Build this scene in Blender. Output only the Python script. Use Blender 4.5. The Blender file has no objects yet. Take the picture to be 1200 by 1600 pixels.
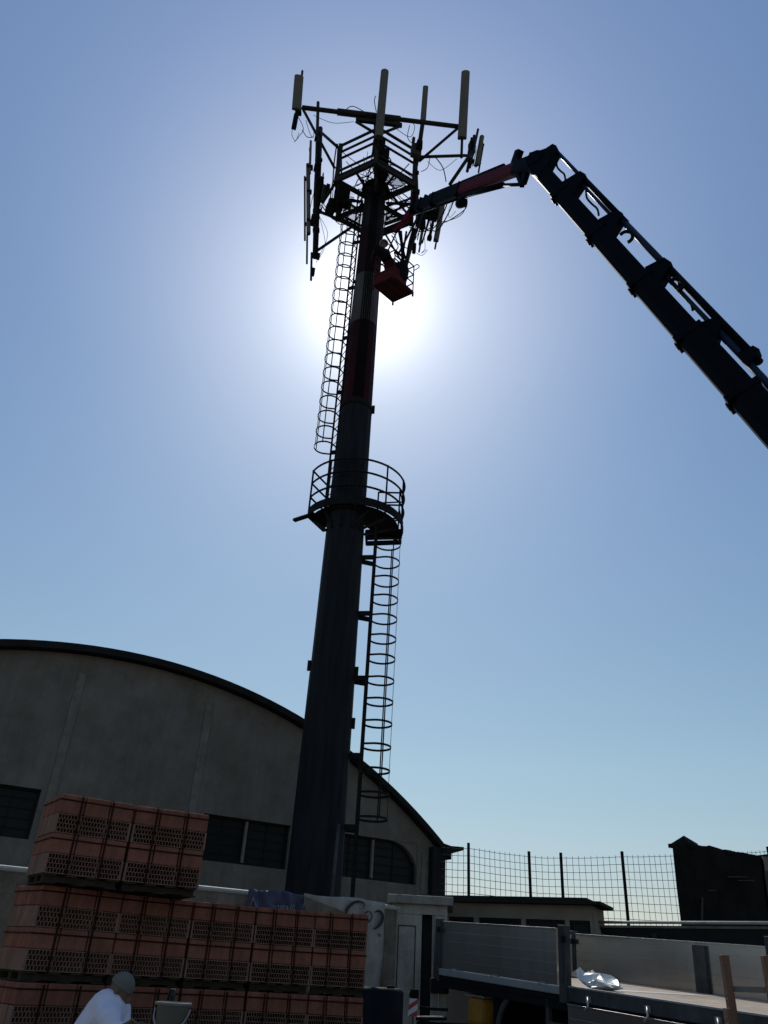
import bpy, math, random
from mathutils import Vector as V, Matrix
rad = math.radians
random.seed(7)
S = bpy.context.scene
COL = S.collection

# ------------------------------------------------------------------ camera
FPX, PITCH, ROLL, EYE = 1215.0, rad(30.6), rad(3.5), 1.6
FW = V((0, math.cos(PITCH), math.sin(PITCH)))
UP0 = V((0, -math.sin(PITCH), math.cos(PITCH)))
RT = math.cos(ROLL)*V((1, 0, 0)) + math.sin(ROLL)*UP0
UP = -math.sin(ROLL)*V((1, 0, 0)) + math.cos(ROLL)*UP0
CAM = V((0, 0, EYE))
def ray(px, py): return FW + RT*((px-600)/FPX) + UP*((800-py)/FPX)
def at(px, py, Y):
    d = ray(px, py); return CAM + d*(Y/d.y)
def atz(px, py, Z):
    d = ray(px, py); return CAM + d*((Z-EYE)/d.z)
cd = bpy.data.cameras.new('camera'); cam = bpy.data.objects.new('camera', cd); COL.objects.link(cam)
cam.matrix_world = Matrix(((RT.x, UP.x, -FW.x, CAM.x), (RT.y, UP.y, -FW.y, CAM.y), (RT.z, UP.z, -FW.z, CAM.z), (0, 0, 0, 1)))
cd.sensor_fit = 'VERTICAL'; cd.sensor_height = 24.0; cd.lens = FPX/1600*24.0
cd.clip_start = 0.05; cd.clip_end = 3000
S.camera = cam

# ------------------------------------------------------------------ sky and sun
SUND = ray(573, 468).normalized()
SEL = math.asin(SUND.z); SAZ = math.atan2(SUND.x, SUND.y)
W = bpy.data.worlds.new('World'); S.world = W; W.use_nodes = True
nt = W.node_tree; nt.nodes.clear()
def N(t, k, **kw):
    n = t.nodes.new(k)
    for a, b in kw.items(): setattr(n, a, b)
    return n
out = N(nt, 'ShaderNodeOutputWorld')
sky = N(nt, 'ShaderNodeTexSky', sky_type='NISHITA', sun_disc=False, sun_elevation=SEL, sun_rotation=SAZ,
        altitude=0, air_density=1.0, dust_density=0.3, ozone_density=6.0)
tc = N(nt, 'ShaderNodeTexCoord')
sxyz = N(nt, 'ShaderNodeSeparateXYZ'); nt.links.new(tc.outputs['Generated'], sxyz.inputs[0])
hzr = N(nt, 'ShaderNodeValToRGB'); nt.links.new(sxyz.outputs[2], hzr.inputs[0])      # smoky air low down
hzr.color_ramp.elements[0].position = 0.0; hzr.color_ramp.elements[0].color = (0.90, 0.67, 0.57, 1)
hzr.color_ramp.elements[1].position = 0.92; hzr.color_ramp.elements[1].color = (1.36, 1.31, 1.22, 1)
k_ = hzr.color_ramp.elements.new(0.22); k_.color = (1.08, 0.97, 0.73, 1)
k_ = hzr.color_ramp.elements.new(0.62); k_.color = (1.07, 1.06, 0.95, 1)
tint = N(nt, 'ShaderNodeMix', data_type='RGBA', blend_type='MULTIPLY'); tint.inputs[0].default_value = 1
nt.links.new(sky.outputs[0], tint.inputs[6]); nt.links.new(hzr.outputs[0], tint.inputs[7])
bg = N(nt, 'ShaderNodeBackground'); bg.inputs[1].default_value = 0.108
nt.links.new(tint.outputs[2], bg.inputs[0])
# the bright aureole of the hazy air round the sun
dp = N(nt, 'ShaderNodeVectorMath', operation='DOT_PRODUCT'); dp.inputs[1].default_value = SUND
nt.links.new(tc.outputs['Generated'], dp.inputs[0])
ac = N(nt, 'ShaderNodeMath', operation='ARCCOSINE', use_clamp=False); nt.links.new(dp.outputs['Value'], ac.inputs[0])
def lobe(amp, deg, power):
    a = N(nt, 'ShaderNodeMath', operation='DIVIDE'); a.inputs[1].default_value = rad(deg); nt.links.new(ac.outputs[0], a.inputs[0])
    b = N(nt, 'ShaderNodeMath', operation='POWER'); b.inputs[1].default_value = power; nt.links.new(a.outputs[0], b.inputs[0])
    c = N(nt, 'ShaderNodeMath', operation='MULTIPLY'); c.inputs[1].default_value = -1; nt.links.new(b.outputs[0], c.inputs[0])
    e = N(nt, 'ShaderNodeMath', operation='EXPONENT'); nt.links.new(c.outputs[0], e.inputs[0])
    m = N(nt, 'ShaderNodeMath', operation='MULTIPLY'); m.inputs[1].default_value = amp; nt.links.new(e.outputs[0], m.inputs[0])
    return m.outputs[0]
last = bg.outputs[0]
for amp, deg, power, colr in ((0.65, 4.2, 2.0, (1, 0.99, 0.97, 1)), (0.30, 9.0, 1.5, (1.0, 0.95, 0.82, 1))):
    g = N(nt, 'ShaderNodeBackground'); g.inputs[0].default_value = colr
    nt.links.new(lobe(amp, deg, power), g.inputs[1])
    ad = N(nt, 'ShaderNodeAddShader'); nt.links.new(last, ad.inputs[0]); nt.links.new(g.outputs[0], ad.inputs[1]); last = ad.outputs[0]
nt.links.new(last, out.inputs[0])
sl = bpy.data.lights.new('sun', 'SUN'); sl.energy = 3.0; sl.angle = rad(0.5); sl.color = (1, 0.95, 0.86)
so = bpy.data.objects.new('sun', sl); COL.objects.link(so)
so.rotation_euler = (-SUND).to_track_quat('-Z', 'Y').to_euler()
S.view_settings.view_transform = 'Standard'; S.view_settings.look = 'None'
S.view_settings.exposure = 0.0; S.view_settings.gamma = 1.0

# ------------------------------------------------------------------ materials
def mat(name, c, rough=0.6, metal=0.0, var=0.25, scale=6.0, bump=0.0, bscale=40.0, streak=False, c2=None, spec=0.4, grime=0.0):
    m = bpy.data.materials.new(name); m.use_nodes = True; t = m.node_tree; b = t.nodes['Principled BSDF']
    b.inputs['Roughness'].default_value = rough; b.inputs['Metallic'].default_value = metal
    b.inputs['Specular IOR Level'].default_value = spec
    co = N(t, 'ShaderNodeTexCoord'); mp = N(t, 'ShaderNodeMapping'); t.links.new(co.outputs['Object'], mp.inputs[0])
    if streak: mp.inputs['Scale'].default_value = (1, 1, 0.12)
    nz = N(t, 'ShaderNodeTexNoise'); nz.inputs['Scale'].default_value = scale; nz.inputs['Detail'].default_value = 6; nz.inputs['Roughness'].default_value = 0.65
    t.links.new(mp.outputs[0], nz.inputs[0])
    cr = N(t, 'ShaderNodeValToRGB'); cr.color_ramp.elements[0].position = 0.3; cr.color_ramp.elements[1].position = 0.7
    lo = tuple(x*(1-var) for x in c); hi = tuple(min(1, x*(1+var)) for x in (c2 or c))
    cr.color_ramp.elements[0].color = (*lo, 1); cr.color_ramp.elements[1].color = (*hi, 1)
    t.links.new(nz.outputs[0], cr.inputs[0]); csrc = cr.outputs[0]
    if grime:       # rain streaks and blotches of dirt
        for sc_, gs, lo_, hi_ in (((2.2, 2.2, 0.16), 3.0, 0.42, 0.68), ((1, 1, 1), 1.7, 0.48, 0.62), ((1, 1, 1), 23.0, 0.55, 0.72)):
            m2 = N(t, 'ShaderNodeMapping'); m2.inputs['Scale'].default_value = sc_; t.links.new(co.outputs['Object'], m2.inputs[0])
            n3 = N(t, 'ShaderNodeTexNoise'); n3.inputs['Scale'].default_value = gs; n3.inputs['Detail'].default_value = 8; n3.inputs['Roughness'].default_value = 0.7; t.links.new(m2.outputs[0], n3.inputs[0])
            r3 = N(t, 'ShaderNodeValToRGB'); r3.color_ramp.elements[0].position = lo_; r3.color_ramp.elements[1].position = hi_
            r3.color_ramp.elements[0].color = (1, 1, 1, 1); g_ = 1-grime; r3.color_ramp.elements[1].color = (g_, g_*0.97, g_*0.92, 1); t.links.new(n3.outputs[0], r3.inputs[0])
            mx_ = N(t, 'ShaderNodeMix', data_type='RGBA', blend_type='MULTIPLY'); mx_.inputs[0].default_value = 1
            t.links.new(csrc, mx_.inputs[6]); t.links.new(r3.outputs[0], mx_.inputs[7]); csrc = mx_.outputs[2]
    t.links.new(csrc, b.inputs['Base Color'])
    if bump:
        n2 = N(t, 'ShaderNodeTexNoise'); n2.inputs['Scale'].default_value = bscale; n2.inputs['Detail'].default_value = 5
        t.links.new(co.outputs['Object'], n2.inputs[0])
        bp = N(t, 'ShaderNodeBump'); bp.inputs['Strength'].default_value = bump; bp.inputs['Distance'].default_value = 0.02
        t.links.new(n2.outputs[0], bp.inputs['Height']); t.links.new(bp.outputs[0], b.inputs['Normal'])
    return m
M = {}
M['ground'] = mat('gravel', (0.11, 0.10, 0.09), 0.95, var=0.4, scale=3, bump=0.5, bscale=25)
M['plaster'] = mat('rough_render', (0.185, 0.165, 0.142), 0.95, var=0.2, scale=1.1, bump=0.6, bscale=14, spec=0.1, grime=0.10)
M['pilaster'] = mat('pilaster_render', (0.218, 0.19, 0.16), 0.95, var=0.25, scale=3, bump=0.3, spec=0.1, grime=0.12)
M['roof'] = mat('roof_bitumen', (0.022, 0.021, 0.02), 0.95, var=0.3, scale=2, spec=0.1)
M['wallc'] = mat('wall_concrete', (0.22, 0.185, 0.145), 0.9, var=0.25, scale=2.5, bump=0.4, bscale=20, spec=0.15, grime=0.3)
M['coping'] = mat('coping_stone', (0.42, 0.41, 0.38), 0.7, var=0.2, scale=8, bump=0.3)
M['glass'] = mat('dark_glass', (0.008, 0.010, 0.011), 0.45, var=0.4, scale=1.5, spec=0.18)
M['frame'] = mat('window_frame_paint', (0.20, 0.175, 0.15), 0.7, var=0.2, scale=9, spec=0.2)
M['darkframe'] = mat('window_bars', (0.02, 0.02, 0.02), 0.8, var=0.2, scale=9, spec=0.1)
M['mast'] = None
M['steel'] = mat('weathered_galvanised_steel', (0.030, 0.028, 0.025), 0.8, var=0.3, scale=9, spec=0.12)
M['darksteel'] = mat('dark_steel', (0.015, 0.0145, 0.014), 0.8, var=0.3, scale=9, spec=0.1)
M['antenna'] = mat('antenna_radome', (0.145, 0.125, 0.095), 0.7, var=0.1, scale=4, spec=0.15)
M['cable'] = mat('black_cable', (0.008, 0.008, 0.008), 0.8, spec=0.1)
M['radio'] = mat('radio_unit_grey', (0.075, 0.058, 0.05), 0.7, var=0.15, spec=0.2)
M['boom'] = mat('boom_blue_black_paint', (0.0025, 0.0042, 0.0075), 0.65, var=0.3, scale=5, spec=0.06)
M['rod'] = mat('cylinder_blue', (0.012, 0.022, 0.05), 0.5, var=0.2, spec=0.2)
M['chrome'] = mat('chrome_rod', (0.5, 0.5, 0.52), 0.25, metal=1.0, var=0.1)
M['red'] = mat('crane_red_paint', (0.095, 0.003, 0.007), 0.6, var=0.25, scale=5, spec=0.1)
M['basket'] = mat('basket_red_sheet', (0.085, 0.014, 0.014), 0.75, var=0.35, scale=5, spec=0.1)
M['clay'] = mat('red_clay', (0.29, 0.118, 0.080), 0.9, var=0.35, scale=2.6, bump=0.3, bscale=60, spec=0.1, grime=0.22)
M['clayb'] = mat('pale_clay', (0.27, 0.155, 0.115), 0.9, var=0.25, scale=6, bump=0.25, bscale=60, spec=0.1, grime=0.2)
M['strap'] = mat('strap_dark_red', (0.030, 0.008, 0.0065), 0.7, var=0.2, spec=0.1)
M['wood'] = mat('old_timber', (0.16, 0.085, 0.05), 0.8, var=0.35, scale=12, streak=True, bump=0.3)
M['palletwood'] = mat('pallet_timber', (0.045, 0.036, 0.026), 0.9, var=0.35, scale=9, spec=0.1)
M['bedwood'] = mat('bed_plywood', (0.36, 0.29, 0.22), 0.75, var=0.25, scale=5, grime=0.3)
M['alu'] = mat('brushed_aluminium', (0.50, 0.49, 0.48), 0.27, metal=0.92, var=0.05, scale=1.2, grime=0.07)
M['aludull'] = mat('dull_aluminium', (0.42, 0.405, 0.40), 0.30, metal=0.9, var=0.06, scale=1.2, grime=0.08)
M['alurail'] = mat('aluminium_rail', (0.40, 0.39, 0.38), 0.45, metal=0.5, var=0.12)
M['chassis'] = mat('chassis_black', (0.010, 0.010, 0.0105), 0.8, var=0.4, spec=0.12)
M['rubber'] = mat('tyre_rubber', (0.014, 0.014, 0.014), 0.85, var=0.3)
M['mud'] = mat('mudguard_grey', (0.075, 0.075, 0.075), 0.7, spec=0.2, grime=0.3)
M['yellow'] = mat('worn_yellow_paint', (0.42, 0.20, 0.02), 0.6, var=0.3)
M['white'] = mat('dirty_white_paint', (0.36, 0.345, 0.30), 0.7, var=0.14, scale=2.5, spec=0.2, grime=0.25)
M['whitetrim'] = mat('cabin_trim', (0.25, 0.24, 0.21), 0.7, var=0.15, scale=4, spec=0.2, grime=0.25)
M['cream'] = mat('office_cream', (0.24, 0.20, 0.155), 0.8, var=0.15, scale=3, spec=0.15)
M['black'] = mat('black_plastic', (0.010, 0.011, 0.012), 0.6)
M['stone'] = mat('sooty_masonry', (0.012, 0.0115, 0.010), 0.95, var=0.5, scale=2.2, bump=1.0, bscale=9, spec=0.1)
M['banner'] = mat('white_banner_vinyl', (0.36, 0.33, 0.29), 0.7, var=0.12, scale=5, bump=0.2, bscale=6, spec=0.2, grime=0.2)
M['blue'] = mat('blue_banner_vinyl', (0.075, 0.075, 0.115), 0.7, var=0.25, scale=4, spec=0.2)
M['letterw'] = mat('pale_lettering', (0.26, 0.26, 0.28), 0.7, var=0.1, spec=0.2)
M['letterk'] = mat('black_lettering', (0.02, 0.02, 0.021), 0.6, var=0.1)
M['drum'] = mat('navy_plastic', (0.006, 0.0075, 0.011), 0.6, var=0.3, spec=0.12)
M['bucket'] = mat('grey_white_plastic', (0.17, 0.18, 0.165), 0.5, var=0.12, spec=0.25)
M['shirt'] = mat('white_cotton', (0.80, 0.74, 0.82), 0.9, var=0.05, scale=12, spec=0.1, bump=1.0, bscale=7)
M['skin'] = mat('tanned_skin', (0.16, 0.095, 0.065), 0.6, var=0.1)
M['cap'] = mat('grey_cap_cloth', (0.17, 0.16, 0.135), 0.9, var=0.15, spec=0.1)
M['trouser'] = mat('dark_trousers', (0.03, 0.035, 0.045), 0.85)
M['redcloth'] = mat('dark_red_workwear', (0.05, 0.010, 0.012), 0.9, spec=0.1)
M['navycloth'] = mat('navy_workwear', (0.008, 0.008, 0.010), 0.9, spec=0.1)
M['helmet'] = mat('white_helmet', (0.55, 0.52, 0.5), 0.4, var=0.05)
M['bag'] = mat('white_plastic_film', (0.72, 0.72, 0.70), 0.35, var=0.08)
M['signred'] = mat('reflective_red', (0.45, 0.02, 0.03), 0.4, var=0.1)
M['signwhite'] = mat('reflective_white', (0.6, 0.58, 0.58), 0.4, var=0.1)
M['ledge'] = mat('ledge_stone', (0.05, 0.045, 0.04), 0.9)
M['under'] = mat('underside_brown', (0.06, 0.032, 0.027), 0.85, var=0.3, scale=5, spec=0.1)

# ------------------------------------------------------------------ helpers
class MB:
    """collects shapes into one mesh"""
    def __init__(s): s.v = []; s.f = []; s.sm = []; s.mi = []; s.cur = 0
    def add(s, vs, fs, smooth=False):
        o = len(s.v); s.v += [tuple(x) for x in vs]
        for f in fs: s.f.append([o+i for i in f]); s.sm.append(smooth); s.mi.append(s.cur)
        return s
    def hexa(s, p):     # 8 corners: bottom 4 ccw, top 4 ccw
        return s.add(p, [(3, 2, 1, 0), (4, 5, 6, 7), (0, 1, 5, 4), (1, 2, 6, 5), (2, 3, 7, 6), (3, 0, 4, 7)])
    def box(s, c, d, ax=None):
        c = V(c); X, Y, Z = ax or (V((1, 0, 0)), V((0, 1, 0)), V((0, 0, 1)))
        hx, hy, hz = X*(d[0]/2), Y*(d[1]/2), Z*(d[2]/2)
        return s.hexa([c-hx-hy-hz, c+hx-hy-hz, c+hx+hy-hz, c-hx+hy-hz, c-hx-hy+hz, c+hx-hy+hz, c+hx+hy+hz, c-hx+hy+hz])
    def bar(s, p, q, w, h=None, up=None):
        p, q = V(p), V(q); h = h or w; a = q-p; L = a.length
        if L < 1e-6: return s
        a.normalize(); u = V(up) if up else (V((0, 0, 1)) if abs(a.z) < 0.95 else V((0, 1, 0)))
        x = a.cross(u).normalized(); z = x.cross(a)
        return s.box((p+q)/2, (w, L, h), (x, a, z))
    def tube(s, path, r, n=8, caps=True, closed=False):
        P = [V(p) for p in path]; m = len(P); R = r if isinstance(r, (list, tuple)) else [r]*m
        vs = []; prev = None
        for i, p in enumerate(P):
            if closed: t = P[(i+1) % m]-P[i-1]
            else: t = P[min(i+1, m-1)]-P[max(i-1, 0)]
            t.normalize()
            if prev is None:
                u = V((0, 0, 1)) if abs(t.z) < 0.9 else V((1, 0, 0)); x = t.cross(u).normalized()
            else: x = (prev-t*prev.dot(t)).normalized()
            prev = x; y = t.cross(x)
            for k in range(n):
                a = 2*math.pi*k/n; vs.append(p+(x*math.cos(a)+y*math.sin(a))*R[i])
        fs = []
        for i in range(m if closed else m-1):
            j = (i+1) % m
            for k in range(n):
                l = (k+1) % n; fs.append((i*n+k, i*n+l, j*n+l, j*n+k))
        s.add(vs, fs, True)
        if caps and not closed:
            o = len(s.v)-len(vs)
            s.f.append([o+k for k in range(n)][::-1]); s.sm.append(False); s.mi.append(s.cur)
            s.f.append([o+(m-1)*n+k for k in range(n)]); s.sm.append(False); s.mi.append(s.cur)
        return s
    def prism(s, poly, d):           # planar polygon swept by vector d
        P = [V(p) for p in poly]; d = V(d); n = len(P)
        fs = [tuple(range(n))[::-1], tuple(range(n, 2*n))] + [(i, (i+1) % n, n+(i+1) % n, n+i) for i in range(n)]
        return s.add(P+[p+d for p in P], fs)
    def ell(s, c, r, seg=16, rings=10, ax=None):
        c = V(c); X, Y, Z = ax or (V((1, 0, 0)), V((0, 1, 0)), V((0, 0, 1)))
        vs = [c+Z*r[2]]
        for i in range(1, rings):
            a = math.pi*i/rings
            for k in range(seg):
                b = 2*math.pi*k/seg
                vs.append(c+X*(r[0]*math.sin(a)*math.cos(b))+Y*(r[1]*math.sin(a)*math.sin(b))+Z*(r[2]*math.cos(a)))
        vs.append(c-Z*r[2]); fs = []
        for k in range(seg):
            l = (k+1) % seg
            fs.append((0, 1+k, 1+l)); o = 1+(rings-2)*seg; fs.append((o+l, o+k, len(vs)-1))
            for i in range(rings-2): fs.append((1+i*seg+k, 1+(i+1)*seg+k, 1+(i+1)*seg+l, 1+i*seg+l))
        return s.add(vs, fs, True)
    def cone(s, p, q, r1, r2, n=14): return s.tube([p, q], [r1, r2], n)
    def limb(s, pts, rs): # blobby limb for bodies
        P = [V(p) for p in pts]
        for i in range(len(P)-1): s.tube([P[i], P[i+1]], [rs[i], rs[i+1]], 12)
        for p, r in zip(P, rs): s.ell(p, (r, r, r), 12, 8)
        return s
    def build(s, name, m, parent=None, bevel=0.0, remesh=0.0):
        me = bpy.data.meshes.new(name)
        off = V((0, 0, 0))
        if parent is not None: off = ROOT[parent.name]
        me.from_pydata([tuple(V(v)-off) for v in s.v], [], s.f); 
        for mm in (m if isinstance(m, (list, tuple)) else [m]): me.materials.append(mm)
        me.polygons.foreach_set('use_smooth', s.sm); me.polygons.foreach_set('material_index', s.mi)
        me.update()
        o = bpy.data.objects.new(name, me); COL.objects.link(o)
        if parent is not None: o.parent = parent
        ROOT[o.name] = off
        if remesh:
            md = o.modifiers.new('r', 'REMESH'); md.mode = 'VOXEL'; md.voxel_size = remesh; md.use_smooth_shade = True
            ms = o.modifiers.new('s', 'SMOOTH'); ms.factor = 0.5; ms.iterations = 3
            dg = bpy.context.evaluated_depsgraph_get(); new = bpy.data.meshes.new_from_object(o.evaluated_get(dg))
            o.modifiers.clear(); o.data = new
            if not new.materials: new.materials.append(m)
        elif bevel:
            md = o.modifiers.new('b', 'BEVEL'); md.width = bevel; md.segments = 2; md.limit_method = 'ANGLE'
        return o
ROOT = {}
def thing(name, label, cat, loc, group=None):
    o = bpy.data.objects.new(name, None); COL.objects.link(o); o.location = loc; o.empty_display_size = 0.2
    ROOT[o.name] = V(loc); o['label'] = label; o['category'] = cat
    if group: o['group'] = group
    return o
def tag(o, label, cat, group=None, kind=None):
    if label: o['label'] = label
    if cat: o['category'] = cat
    if group: o['group'] = group
    if kind: o['kind'] = kind
    return o
def dup(root, loc, rz, label):
    r = root.copy(); COL.objects.link(r); r.location = loc; r.rotation_euler = (0, 0, rz); r['label'] = label
    def rec(a, b):
        for ch in list(a.children):
            c = ch.copy(); COL.objects.link(c); c.parent = b; rec(ch, c)
    rec(root, r); return r
def arc(c, r, a0, a1, n, z): return [V((c[0]+r*math.cos(a0+(a1-a0)*i/n), c[1]+r*math.sin(a0+(a1-a0)*i/n), z)) for i in range(n+1)]
def sag(p, q, d, n=10, side=None):
    p, q = V(p), V(q); sd = V(side) if side else V((0, 0, 0))
    return [p.lerp(q, i/n) + (V((0, 0, -d))+sd)*(4*(i/n)*(1-i/n)) for i in range(n+1)]
def spline(pts, k=5):
    P = [V(p) for p in pts]; P = [P[0]]+P+[P[-1]]; o = []
    for i in range(1, len(P)-2):
        for j in range(k):
            t = j/k; a, b, c, d = P[i-1:i+3]
            o.append(0.5*((2*b)+(c-a)*t+(2*a-5*b+4*c-d)*t*t+(3*b-a-3*c+d)*t**3))
    o.append(P[-2]); return o
Z = V((0, 0, 1))

# ------------------------------------------------------------------ ground
g = MB(); g.add([(-600, -600, 0), (600, -600, 0), (600, 600, 0), (-600, 600, 0)], [(0, 1, 2, 3)])
tag(g.build('ground', M['ground']), None, None, kind='structure')

# ------------------------------------------------------------------ hangar with barrel roof
T0 = V((-8.5, 19.0, 0)); TX = V((1, 0.55, 0)).normalized(); TN = V((TX.y, -TX.x, 0))   # TN faces the camera
def F(s, z, d=0.0): return T0+TX*s+TN*d+Z*z
SC, RR, ZC = 2.5, 15.06, 8.6-15.06
def archz(s): return ZC+math.sqrt(max(0, RR*RR-(s-SC)**2))
hang = thing('arched_hangar', 'large grey rendered hangar with a curved barrel roof and a band of dark windows', 'building', F(SC, 0))
S0, S1 = -7.35, 12.35
wins = [(-2.6, 0.93), (4.95, 7.42), (8.6, 11.5)]
ZW0, ZW1 = 3.80, 4.90
def blocked(s): return any(a < s < b for a, b in wins)
edges = sorted(set([S0, S1]+[x for w_ in wins for x in w_]))
wl = MB()
def wallpiece(a, b, z0, ztop=None):
    n = max(2, int((b-a)/0.4)) if ztop is None else 1
    for i in range(n):
        s0, s1 = a+(b-a)*i/n, a+(b-a)*(i+1)/n
        t0, t1 = (archz(s0)-0.25, archz(s1)-0.25) if ztop is None else (ztop, ztop)
        wl.hexa([F(s0, z0, 0), F(s1, z0, 0), F(s1, z0, -0.35), F(s0, z0, -0.35), F(s0, t0, 0), F(s1, t1, 0), F(s1, t1, -0.35), F(s0, t0, -0.35)])
wallpiece(S0, S1, ZW1)
wallpiece(S0, S1, 0, ZW0)
for a, b in zip(edges[:-1], edges[1:]):
    if not blocked((a+b)/2): wallpiece(a, b, ZW0, ZW1)
wl.build('wall', M['plaster'], hang)
for s in (-2.75, 1.16, 4.62, 8.1, 11.75):
    p = MB(); zt = archz(s)-0.75
    p.box(F(s, zt/2, 0.012), (0.2, 0.03, zt), (TX, TN, Z)); p.build('pilaster', M['pilaster'], hang)
k = MB(); a_ = [F(11.5-1.0*(1-math.cos(rad(q))), ZW1-0.75*(1-math.sin(rad(q))), -0.02) for q in range(0, 91, 10)]
k.prism([F(11.53, ZW1+0.02, -0.02)]+a_, TN*-0.3); k.build('arched_corner', M['plaster'], hang)
sw = MB(); sw.box(F(12.34, 2.3, -15), (0.3, 29, 4.5), (TX, TN, Z)); sw.box(F(-7.34, 2.3, -15), (0.3, 29, 4.5), (TX, TN, Z)); sw.build('side_wall', M['plaster'], hang)
pr = MB(); pr.box(F(12.12, 2.25, -0.02), (0.44, 0.5, 5.2), (TX, TN, Z)); pr.build('corner_pier', M['roof'], hang)
rf = MB(); n = 48
for i in range(n):
    a, b = S0-0.15+(S1-S0+0.3)*i/n, S0-0.15+(S1-S0+0.3)*(i+1)/n
    za, zb = archz(a), archz(b)
    rf.hexa([F(a, za-0.24, 0.3), F(b, zb-0.24, 0.3), F(b, zb-0.24, -30), F(a, za-0.24, -30), F(a, za-0.06, 0.3), F(b, zb-0.06, 0.3), F(b, zb-0.06, -30), F(a, za-0.06, -30)])
rf.build('barrel_roof', M['roof'], hang)
ev = MB(); ev.prism([F(12.2, 4.62, 0.28), F(12.95, 4.86, 0.28), F(12.95, 4.95, 0.28), F(12.5, 4.93, 0.28), F(12.2, 4.98, 0.28)], TN*-17); ev.build('eave_canopy', M['roof'], hang)
for a, b in wins:
    fr = MB(); 
    for z in (ZW0+0.02, ZW1-0.02): fr.box(F((a+b)/2, z, -0.16), (b-a, 0.08, 0.05), (TX, TN, Z))
    for s in (a+0.03, b-0.03): fr.box(F(s, (ZW0+ZW1)/2, -0.16), (0.06, 0.078, ZW1-ZW0-0.1), (TX, TN, Z))
    w = fr.build('window', M['darkframe'], hang)
    k = 2 if b-a < 3 else 3
    for i in range(1, k):
        mu = MB(); mu.box(F(a+(b-a)*i/k, (ZW0+ZW1)/2, -0.11), (0.06, 0.1, ZW1-ZW0-0.1), (TX, TN, Z)); mu.build('mullion', M['frame'], w)
    gl = MB(); gl.box(F((a+b)/2, (ZW0+ZW1)/2, -0.2), (b-a-0.1, 0.02, ZW1-ZW0-0.08), (TX, TN, Z)); gl.build('pane', M['glass'], w)
    gb = MB()
    for i in range(1, 5): gb.box(F((a+b)/2, ZW0+(ZW1-ZW0)*i/5, -0.17), (b-a-0.1, 0.03, 0.022), (TX, TN, Z))
    for i in range(1, 2*k):
        if i % 2: gb.box(F(a+(b-a)*i/(2*k), (ZW0+ZW1)/2, -0.175), (0.022, 0.024, ZW1-ZW0-0.1), (TX, TN, Z))
    gb.build('glazing_bars', M['darkframe'], w)

# ------------------------------------------------------------------ boundary wall with coping and banners
WX = V((1, 0.54, 0)).normalized(); WN = V((WX.y, -WX.x, 0)); W0 = V((-4.55, 10.75, 0))
def Wl(s, z, d=0.0): return W0+WX*s+WN*d+Z*z
bw = thing('boundary_wall', 'grey concrete yard wall with a sunlit coping, running behind the brick pallets', 'wall', Wl(2, 0))
m_ = MB(); m_.box(Wl(0.8, 1.22, -0.1), (10.2, 0.2, 2.44), (WX, WN, Z)); m_.build('wall', M['wallc'], bw)
m_ = MB()
m_.box(Wl(0.8, 2.475, -0.1), (10.25, 0.27, 0.07), (WX, WN, Z))
m_.build('coping', M['coping'], bw, bevel=0.034)

def cloth(fn, nu, nv, name, m, parent=None, thick=0.006):
    b = MB(); vs = [fn(i/nu, j/nv) for j in range(nv+1) for i in range(nu+1)]
    b.add(vs, [(j*(nu+1)+i, j*(nu+1)+i+1, (j+1)*(nu+1)+i+1, (j+1)*(nu+1)+i) for j in range(nv) for i in range(nu)], True)
    o = b.build(name, m, parent); md = o.modifiers.new('t', 'SOLIDIFY'); md.thickness = thick; return o
def wall_s(px, py):      # place along the wall of a pixel near its face
    d = ray(px, py); t = (W0-CAM).dot(WN)/d.dot(WN); p = CAM+d*t; return (p-W0).dot(WX), p.z
sa, _ = wall_s(384, 1395); sb, _ = wall_s(476, 1400)
bl = thing('blue_banner', 'crumpled blue banner with pale lettering, hung over the top of the wall', 'banner', Wl(sa, 2.3))
def bfn(u, v):
    s = sa+(sb-sa)*u; top = 2.53 - 0.02*math.sin(u*9)
    dd = 0.105+0.03*math.sin(u*17+v*3)+0.025*math.sin(u*31-v*5)+0.02*v
    return Wl(s+0.04*v*math.sin(5*u), top-v*(0.33+0.05*math.sin(u*4)), dd)
cloth(bfn, 40, 10, 'cloth', M['blue'], bl)
def text_mesh(txt, size, place, name, m, parent, shear=0.0, squash=1.0):
    cu = bpy.data.curves.new('t', 'FONT'); cu.body = txt; cu.size = size; cu.extrude = 0.0; cu.shear = shear; cu.resolution_u = 4
    o = bpy.data.objects.new('t', cu); COL.objects.link(o)
    me = bpy.data.meshes.new_from_object(o.evaluated_get(bpy.context.evaluated_depsgraph_get()))
    bpy.data.objects.remove(o)
    off = ROOT[parent.name]
    for v in me.vertices: v.co = place(v.co.x*squash, v.co.y)-off
    me.materials.clear(); me.materials.append(m); me.name = name
    ob = bpy.data.objects.new(name, me); COL.objects.link(ob); ob.parent = parent; ROOT[ob.name] = off
    return ob
def bplace(u0, v0):
    def f(x, y):
        u = u0+x/(sb-sa); v = v0-y/0.33; return bfn(u, v)+WN*0.022
    return f
text_mesh('N', 0.15, bplace(0.02, 0.62), 'lettering', M['letterw'], bl, 0.2)
text_mesh('nostalli', 0.135, bplace(0.36, 0.72), 'lettering', M['letterw'], bl, 0.15)
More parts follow.
